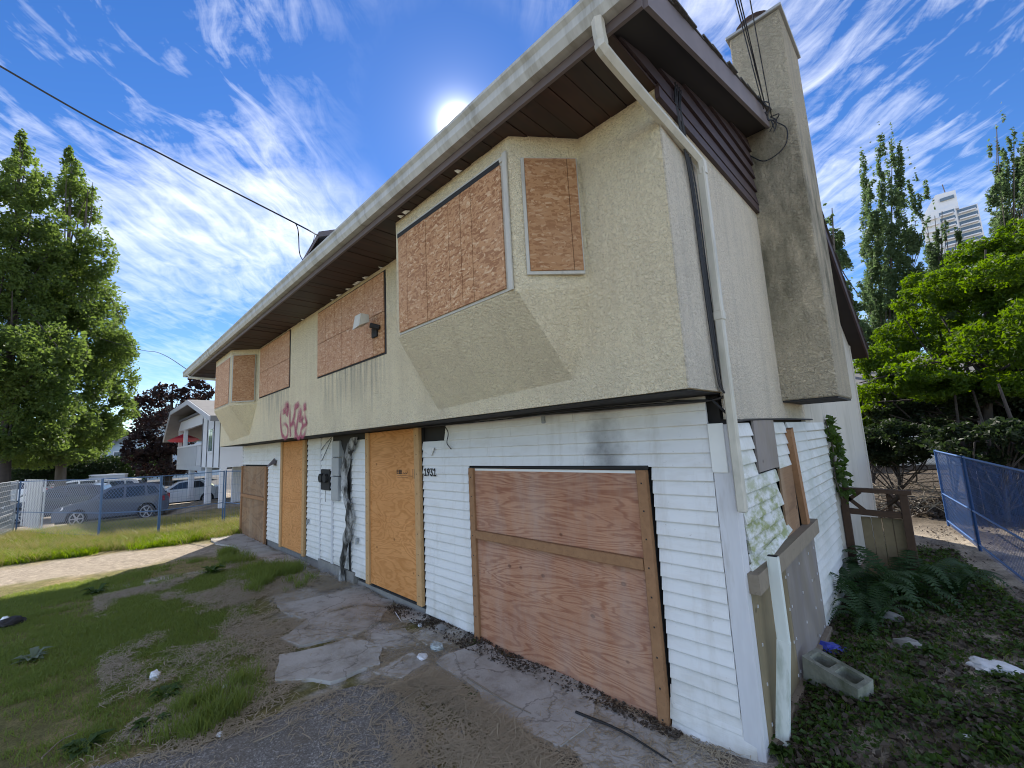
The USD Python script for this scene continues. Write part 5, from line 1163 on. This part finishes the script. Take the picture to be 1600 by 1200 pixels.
vp = sample(rr, verge, 5200, lambda p: .35 + .65*smooth(.40, .6, fb(p, .8, 31)))
scatter('dry_grass', 'sunlit dry verge grass along the blue fence', dryp, vp, rr.uniform(.5, 1.2, len(vp)), 3)
freshp = [(blades(np.random.default_rng(50+i), 26, .13, .18, .007, .8), L_fresh) for i in range(3)]
strip = Polygon([(-15.9, -4.8), (-14.3, -4.6), (-13.4, -2.4), (-12.8, -1.0), (-13.1, .6), (-14.6, .6), (-14.3, -1.4), (-15.3, -2.6)])
fp = sample(rr, strip, 1500, lambda p: smooth(.38, .58, fb(p, 1.1, 33)))
scatter('verge_weeds', 'bright green weeds at the foot of the blue fence', freshp, fp, rr.uniform(.5, 1.3, len(fp)), 4)
yard = Polygon([(0.15, -.5), (0.1, 2.2), (0.2, 6.5), (1.0, 6.2), (1.6, 3.2), (2.6, 1.0), (2.6, -1.0)])
yp = sample(rr, yard, 9000, lambda p: .18 + .82*smooth(.40, .54, fb(p, 1.3, 35)))
def leaflets(seed, n, spread, size):
    r_ = np.random.default_rng(seed); return leaves(r_, [(np.array([0, 0, .03]), (spread, spread, .035))], n, size, 0.0, 1, up=1.2, shell=.1, aspect=.7)
scatter('ground_cover', 'low dark weeds and grass covering the shaded side yard', [(leaflets(5+i, 16, .08, .035), L_weed) for i in range(3)] + [(blades(np.random.default_rng(60), 14, .07, .08, .003), L_grass), (leaflets(9, 14, .10, .045), L_dead)], yp, rr.uniform(.6, 1.3, len(yp)), 5)
def straws(n, poly, lo, hi, seed, keep, w=.0022, zup=.012):
    r_ = np.random.default_rng(seed); p = sample(r_, poly, n, keep); L = r_.uniform(lo, hi, n)[:, None]; a = r_.uniform(0, 6.283, n)
    d = np.column_stack([np.cos(a), np.sin(a), r_.normal(size=n)*.12]); s = np.column_stack([-np.sin(a), np.cos(a), 0*a])*w*r_.uniform(.6, 1.5, n)[:, None]
    p[:, 2] += zup + r_.random(n)*.02; m = p + s*3*r_.normal(size=n)[:, None] + (0, 0, .006)
    v = np.stack([p-d*L/2-s, p-d*L/2+s, m+s, m-s, p+d*L/2], 1).reshape(-1, 3); i = np.arange(n)*5
    return v, np.vstack([np.stack([i, i+1, i+2], 1), np.stack([i, i+2, i+3], 1), np.stack([i+3, i+2, i+4], 1)])
post_straw = Polygon([(-6.9, -.65), (-6.9, -.12), (-5.75, -.12), (-5.8, -.55)])
obj('straw', straws(700, post_straw, .10, .35, 9, None, .003, .05), L_straw, kind='stuff', label='heap of long dry straw at the foot of the burnt post')
front = Polygon([(-10.5, -0.9), (-10.3, -0.02), (-0.02, -0.02), (0.2, -1.5), (-1.5, -2.0), (-3.6, -3.2), (-4.6, -2.2), (-6.2, -1.7)])
AS = Polygon(ASPHALT)
from shapely.ops import unary_union
SL = unary_union([Polygon(q).buffer(-.06) for q in SLABS])
def onasphalt(p):
    import shapely
    return shapely.contains(AS.buffer(-.1), shapely.points(p[:, :2]))
def onslab(p):
    import shapely
    return shapely.contains(SL, shapely.points(p[:, :2]))
obj('straw', straws(36000, front, .03, .15, 1, lambda p: (smooth(.40, .56, fb(p, 1.5, 55))*.95+.05)*np.where(onslab(p) | onasphalt(p), .10+.5*smooth(.54, .66, fb(p, 2.2, 56)), 1), .0026), L_straw, kind='stuff', label='dry straw and dead grass scattered over the broken concrete')
obj('straw', straws(6000, Polygon([(-2.75, -1.35), (-2.6, -.75), (-1.5, -.8), (-.4, -1.1), (-.2, -1.6), (-1.3, -1.75)]), .08, .30, 2, lambda p: smooth(.30, .5, fb(p, 1.6, 57)), .002, .04), L_straw, kind='stuff', label='thicker mat of pale straw between asphalt and concrete')
obj('dead_grass', straws(9000, LAWN.intersection(sbox(-9, -3, -4.5, -.8)), .04, .15, 3, lambda p: smooth(.42, .62, .6*fb(p, .7, 1)+.4*fb(p, 2.3, 9)), .002, .03), L_straw, kind='stuff', label='dead pale grass stems in the bare patches of lawn')
def litterleaves(n, poly, size, seed, keep):
    r_ = np.random.default_rng(seed); p = sample(r_, poly, n, keep); p[:, 2] += .018 + r_.random(n)*.03; nr = r_.normal(size=(n, 3))*.5 + (0, 0, 1); nr /= np.linalg.norm(nr, axis=1, keepdims=True)
    t = np.cross(nr, r_.normal(size=(n, 3))); t /= np.linalg.norm(t, axis=1, keepdims=True); b = np.cross(nr, t); s = size*r_.uniform(.5, 1.3, n)[:, None]
    v = np.stack([p-t*s, p+b*s*.6+nr*s*.25, p+t*s, p-b*s*.6+nr*s*.25], 1).reshape(-1, 3); i = np.arange(n)*4
    return v, np.vstack([np.stack([i, i+1, i+2], 1), np.stack([i, i+2, i+3], 1)])
obj('leaf_litter', litterleaves(2600, Polygon([(-4.6, -.25), (-4.5, -.03), (-.5, -.03), (-.5, -.16), (-2.8, -.30)]), .016, 4, lambda p: .25+.75*smooth(.4, .6, fb(p, 3, 61))), L_dead, kind='stuff', label='dark dead leaves along the foot of the front wall')
obj('leaf_litter', litterleaves(6000, Polygon([(.1, .8), (.1, 7.5), (3.5, 11), (7, 11), (6, 3), (2.4, .2)]), .022, 5, lambda p: .15+.85*smooth(.42, .6, fb(p, 1.2, 63))), L_dead, kind='stuff', label='dead leaves over the shaded side yard')
obj('rubble', [trimesh.creation.icosphere(1, 1.0).apply_transform(np.array([[s, 0, 0, x], [0, s*.8, 0, y], [0, 0, s*.5, float(height(x, y))+.02], [0, 0, 0, 1]])) for x, y, s in [(rr.uniform(-6.5, -.3), rr.uniform(-1.2, -.05), rr.uniform(.005, .018)) for _ in range(260)]], M_concrete, kind='stuff', label='small concrete crumbs on the front yard')

def frond(base, az, L, rise, droop, w, n=22):
    d = np.array([math.cos(az), math.sin(az), 0]); s = np.linspace(0, 1, n); pts = base + d*(L*s*(1-.15*s))[:, None] + np.array([0, 0, 1])*(rise*np.sin(s*math.pi*.62) - droop*s**2.5)[:, None]
    t = np.gradient(pts, axis=0); t /= np.linalg.norm(t, axis=1, keepdims=True); side = np.cross(t, [0, 0, 1]); side /= np.linalg.norm(side, axis=1, keepdims=True)
    vs, fs = [], []
    for i in range(2, n):
        ww = w*math.sin(math.pi*min(.18+.82*s[i], .98))**.8
        for sg in (-1, 1):
            a = pts[i]; tip = a + side[i]*sg*ww + t[i]*ww*.35 - np.array([0, 0, ww*.18]); k = len(vs); q = t[i]*L/n*.42
            vs += [a-q, a+q, (a+tip)/2+q*.9, tip]; fs += [(k, k+1, k+2), (k, k+2, k+3)]
    v, f = tube(pts, np.linspace(.005, .0015, n), 4); k = len(vs)
    return np.vstack([np.array(vs), v]), np.vstack([np.array(fs), f+k])
def fern(label, base, n, L, seed):
    r_ = np.random.default_rng(seed); base = np.array([base[0], base[1], float(height(base[0], base[1]))]); t = thing('fern', label, 'fern', base)
    for k in range(n): obj('frond', frond(base+(0, 0, .02), k*6.283/n+r_.uniform(-.2, .2), L*r_.uniform(.7, 1.15), L*r_.uniform(.35, .75), L*r_.uniform(.1, .45), L*.13), L_fern, t)
fern('large dark fern against the side wall, nearest the plywood patch', (0.26, 3.05), 22, .75, 1)
fern('large fern in front of the wooden railing', (0.55, 3.55), 22, .8, 2)
fern('smaller fern right of the railing foot', (0.95, 3.9), 16, .6, 3)
fern('low fern spreading between the stones and the wall', (0.35, 2.45), 14, .5, 4)
vn = thing('vine', 'leafy green vine hanging down where the siding ends', 'vine', (0.05, 3.8, 1.0))
obj('stem', tube(smoothline([(0.03, 3.72, 2.15), (0.06, 3.80, 1.8), (0.04, 3.76, 1.4), (0.07, 3.85, 1.1)], 5), .008, 5), M_bark, vn)
obj('foliage', leaves(np.random.default_rng(5), [(np.array([.07, 3.78, 2.0]), (.08, .13, .2)), (np.array([.09, 3.85, 1.65]), (.09, .18, .28)), (np.array([.1, 3.9, 1.3]), (.10, .16, .25))], 260, .085, .2, 3, aspect=.8), L_weed, vn)
def weed(label, x, y, n, L, mat, seed, name='weed'):
    r_ = np.random.default_rng(seed); b = np.array([x, y, float(height(x, y))]); t = thing(name, label, 'weed', b)
    vs, fs = [], []
    for k in range(n):
        a = r_.uniform(0, 6.283); l = L*r_.uniform(.5, 1.2); d = np.array([math.cos(a), math.sin(a), 0]); s = np.array([-d[1], d[0], 0])*l*.22; h = l*r_.uniform(.15, .8); q = len(vs)
        vs += [b, b+d*l*.5+s+(0, 0, h*.8), b+d*l+(0, 0, h*.65), b+d*l*.5-s+(0, 0, h*.8), b+d*l*.5+(0, 0, h*.65)]; fs += [(q, q+1, q+4), (q+1, q+2, q+4), (q+2, q+3, q+4), (q+3, q, q+4)]
    obj('leaf', (np.array(vs), np.array(fs)), mat, t)
W_ = [('pale broad leaved weed at the left edge of the lawn', (50, 1026), 26, .16, L_weed_pale), ('broad leaved weed clump near the white wrapper on the lawn', (262, 1085), 34, .15, L_weed), ('green weed near the bottom left corner of the lawn', (130, 1168), 26, .16, L_weed),
      ('small green weed beside the asphalt edge', (236, 1130), 20, .14, L_weed), ('green weed sprouting in the straw between asphalt and concrete', (736, 1098), 22, .10, L_weed), ('tiny green weed at the left foot of the widest boarded opening', (744, 1008), 16, .07, L_weed),
      ('green weed at the foot of the leaning downspout piece', (1222, 1160), 26, .12, L_weed), ('leafy weed right of the concrete block', (1362, 1062), 20, .10, L_weed), ('leafy weed in the side yard near the white plastic', (1440, 1020), 24, .11, L_weed),
      ('weed clump on the lawn by the straw edge', (150, 925), 26, .2, L_weed), ('weed at the foot of the bright orange doorway', (612, 956), 14, .06, L_weed), ('lush weed along the lawn edge below the far slabs', (330, 895), 30, .22, L_weed)]
for i, (lab, (u, v), n, L, m) in enumerate(W_): q = onz(u, v, -.08 if u < 1100 else .04); weed(lab, q[0], q[1], n, L, m, 200+i)

def crumple(c, r, flat, seed, k=2):
    m = trimesh.creation.icosphere(k, 1.0); v = np.array(m.vertices); v *= (0.5+1.0*meshkit.fbm(v*2.3+seed*3.3, 3, seed))[:, None]*np.array([1, .75, flat])*r
    m.vertices = v + np.array(c); return m
M_paper = plain('white_litter', (0.72, 0.73, 0.74), 0.5, 0.06, 20); M_bag = plain('blue_bag', (0.045, 0.07, 0.42), 0.35, 0.15, 12); M_clear = plain('clear_plastic', (0.38, 0.42, 0.42), 0.15, 0.1, 12)
def litter(name, label, cat, u, v, r, flat, mat, seed, z=None):
    q = onz(u, v, z if z is not None else (-.08 if u < 1100 else .05)); q[2] = float(height(q[0], q[1])) + r*flat*.4 + .015; obj(name, crumple(q, r, flat, seed), mat, label=label, cat=cat)
litter('wrapper', 'white crumpled wrapper standing in the lawn', 'litter', 242, 1056, .055, .8, M_paper, 1); litter('paper_scrap', 'white paper scrap at the right edge of the lawn', 'litter', 352, 1072, .035, .5, M_paper, 2)
litter('paper_scrap', 'white scrap on the dirt near the asphalt', 'litter', 343, 1142, .03, .4, M_paper, 3); litter('plastic_cup', 'dirty white plastic lying below the bright orange doorway', 'litter', 660, 1028, .07, .4, M_paper, 4)
litter('plastic_bottle', 'crushed clear plastic bottle beside the dirty white plastic', 'litter', 682, 1014, .085, .5, M_clear, 5); litter('paper_scrap', 'white scrap among the rubble under the doorway', 'litter', 657, 979, .04, .4, M_paper, 6)
litter('plastic_bag', 'blue plastic bag behind the concrete block', 'litter', 1300, 1013, .12, .5, M_bag, 7); litter('plastic_sheet', 'white plastic lying at the right of the side yard', 'litter', 1558, 1050, .16, .28, M_paper, 8); litter('paper_scrap', 'white scrap near the bottom right corner', 'litter', 1512, 1160, .03, .5, M_paper, 9)
litter('paper_scrap', 'pale scrap on the moss below the blue screen', 'litter', 1503, 914, .05, .3, M_paper, 10); litter('black_bag', 'dark rubbish with grey paper at the left edge of the lawn', 'litter', 14, 975, .2, .35, M_sheath, 11); litter('paper_scrap', 'grey paper on the dark rubbish at the left edge', 'litter', 8, 975, .09, .9, M_paper, 12)
for i, (lab, u, v, r) in enumerate((('flat pale stone among the ferns', 1388, 966, .13), ('grey stone lump behind the concrete block', 1420, 1008, .11), ('mossy stone by the side wall behind the blue bag', 1300, 925, .14), ('broken concrete lump below the bright orange doorway', 720, 975, .12), ('flat concrete lump left of the widest boarded opening', 690, 985, .10), ('small brick fragment on the concrete by the near corner', 940, 1148, .05), ('small stone near the charred stick', 990, 1150, .05))):
    q = onz(u, v, -.08 if u < 1100 else .06); q[2] = float(height(q[0], q[1])) + r*.18; m = crumple(q, r, .5, 30+i, 1); obj('stone', m, M_concrete, label=lab, cat='stone', smooth=30)
# concrete block with two cells
cb = thing('concrete_block', 'grey two cell concrete block lying in the weeds by the side wall', 'concrete block', (0.26, 1.02, 0.05))
Bk = sbox(-.20, -.095, .20, .095).buffer(-.008).buffer(.008).difference(sbox(-.165, -.06, -.02, .06).buffer(-.02).buffer(.02)).difference(sbox(.02, -.06, .165, .06).buffer(-.02).buffer(.02))
m = extrude_polygon(Bk, .19, engine='earcut'); m.apply_translation((0, 0, -.095)); ang = math.atan2(-.16, .39)
m.apply_transform(trimesh.transformations.euler_matrix(.12, .16, ang)); m.apply_translation((0.27, 0.98, 0.13)); obj('block', m, plain('mossy_block', (0.24, 0.245, 0.20), 0.9, 0.25, 9, 0.4, 40, dirt=(0.10, 0.11, 0.07), dirt_at=(0.45, 0.65)), cb)
# leaning piece of downspout, sticks
M_oldpipe = plain('old_white_pipe', (0.62, 0.65, 0.60), 0.5, 0.08, 6, dirt=(0.30, 0.34, 0.27), dirt_at=(.5, .7), stretch=(3, 3, .6))
pp = thing('pipe_piece', 'broken white downspout piece leaning on the side wall plywood', 'pipe', (0.1, .2, 0))
a, b, c_ = np.array([0.075, 0.155, -.02]), np.array([0.135, 0.25, 0.62]), np.array([0.125, 0.28, 1.17])
def rectpipe(p, q, w, d): return bar(p, q, w, d, (0, 1, 0))
obj('pipe', [rectpipe(a, b, .075, .055), rectpipe(b-(0, 0, .01), c_, .07, .05)], M_oldpipe, pp)
obj('pipe_mouth', rectpipe(c_+(0, 0, .001), c_+(0, 0, .006), .058, .038), M_sheath, pp)
def stick(label, pts, r, mat=M_bark, name='stick'):
    p = np.array([[x, y, float(height(x, y))+.03+dz] for x, y, dz in pts]); t = thing(name, label, 'stick', p[0]); obj('wood', tube(smoothline(p, 4), np.linspace(r, r*.5, (len(p)-1)*4+1), 6), mat, t)
q1, q2 = onz(900, 1118, -.08), onz(1050, 1192, -.08); stick('charred stick lying on the concrete in front of the opening', [(q1[0], q1[1], .01), ((q1[0]+q2[0])/2, (q1[1]+q2[1])/2+.02, .02), (q2[0], q2[1], .0)], .011, M_black)
for lab, pts in (('thin grey twig across the straw', ((730, 1062), (790, 1100), (830, 1120))), ('branching twig beside the asphalt', ((585, 1132), (620, 1105), (650, 1085))), ('twig on the dirt in front of the lawn', ((395, 1160), (440, 1140), (470, 1120))), ('pale bent twig at the foot of the burnt post', ((470, 905), (510, 895), (530, 880))), ('thin stick lying on the lawn', ((65, 1190), (95, 1160), (120, 1148))), ('white splinter below the bright orange doorway', ((617, 957), (627, 974)))):
    ps = [onz(u, v, -.08) for u, v in pts]; stick(lab, [(p[0], p[1], .01) for p in ps], .007, M_paper if 'splinter' in lab else M_lumber3)
br = thing('brush_pile', 'pile of dry brush against the back fence', 'brush pile', (0.2, 10.6, 0)); rb = np.random.default_rng(90); tw_ = []
for k in range(160):
    p = np.array([rb.uniform(-.8, 1.1), rb.uniform(9.6, 11.8), rb.uniform(0, .7)**1.3]); d = rb.normal(size=3)*np.array([1, .8, .35]); d /= np.linalg.norm(d); L = rb.uniform(.3, 1.1)
    tw_.append(tube([p-d*L/2, p+rb.normal(size=3)*.06, p+d*L/2], [.010, .008, .003], 4, False))
obj('twigs', tw_, M_lumber3, br)
obj('leaves', litterleaves(2500, Polygon([(-.9, 9.2), (1.0, 9.2), (1.1, 12), (-.9, 12)]), .05, 8, None), L_dead, br)
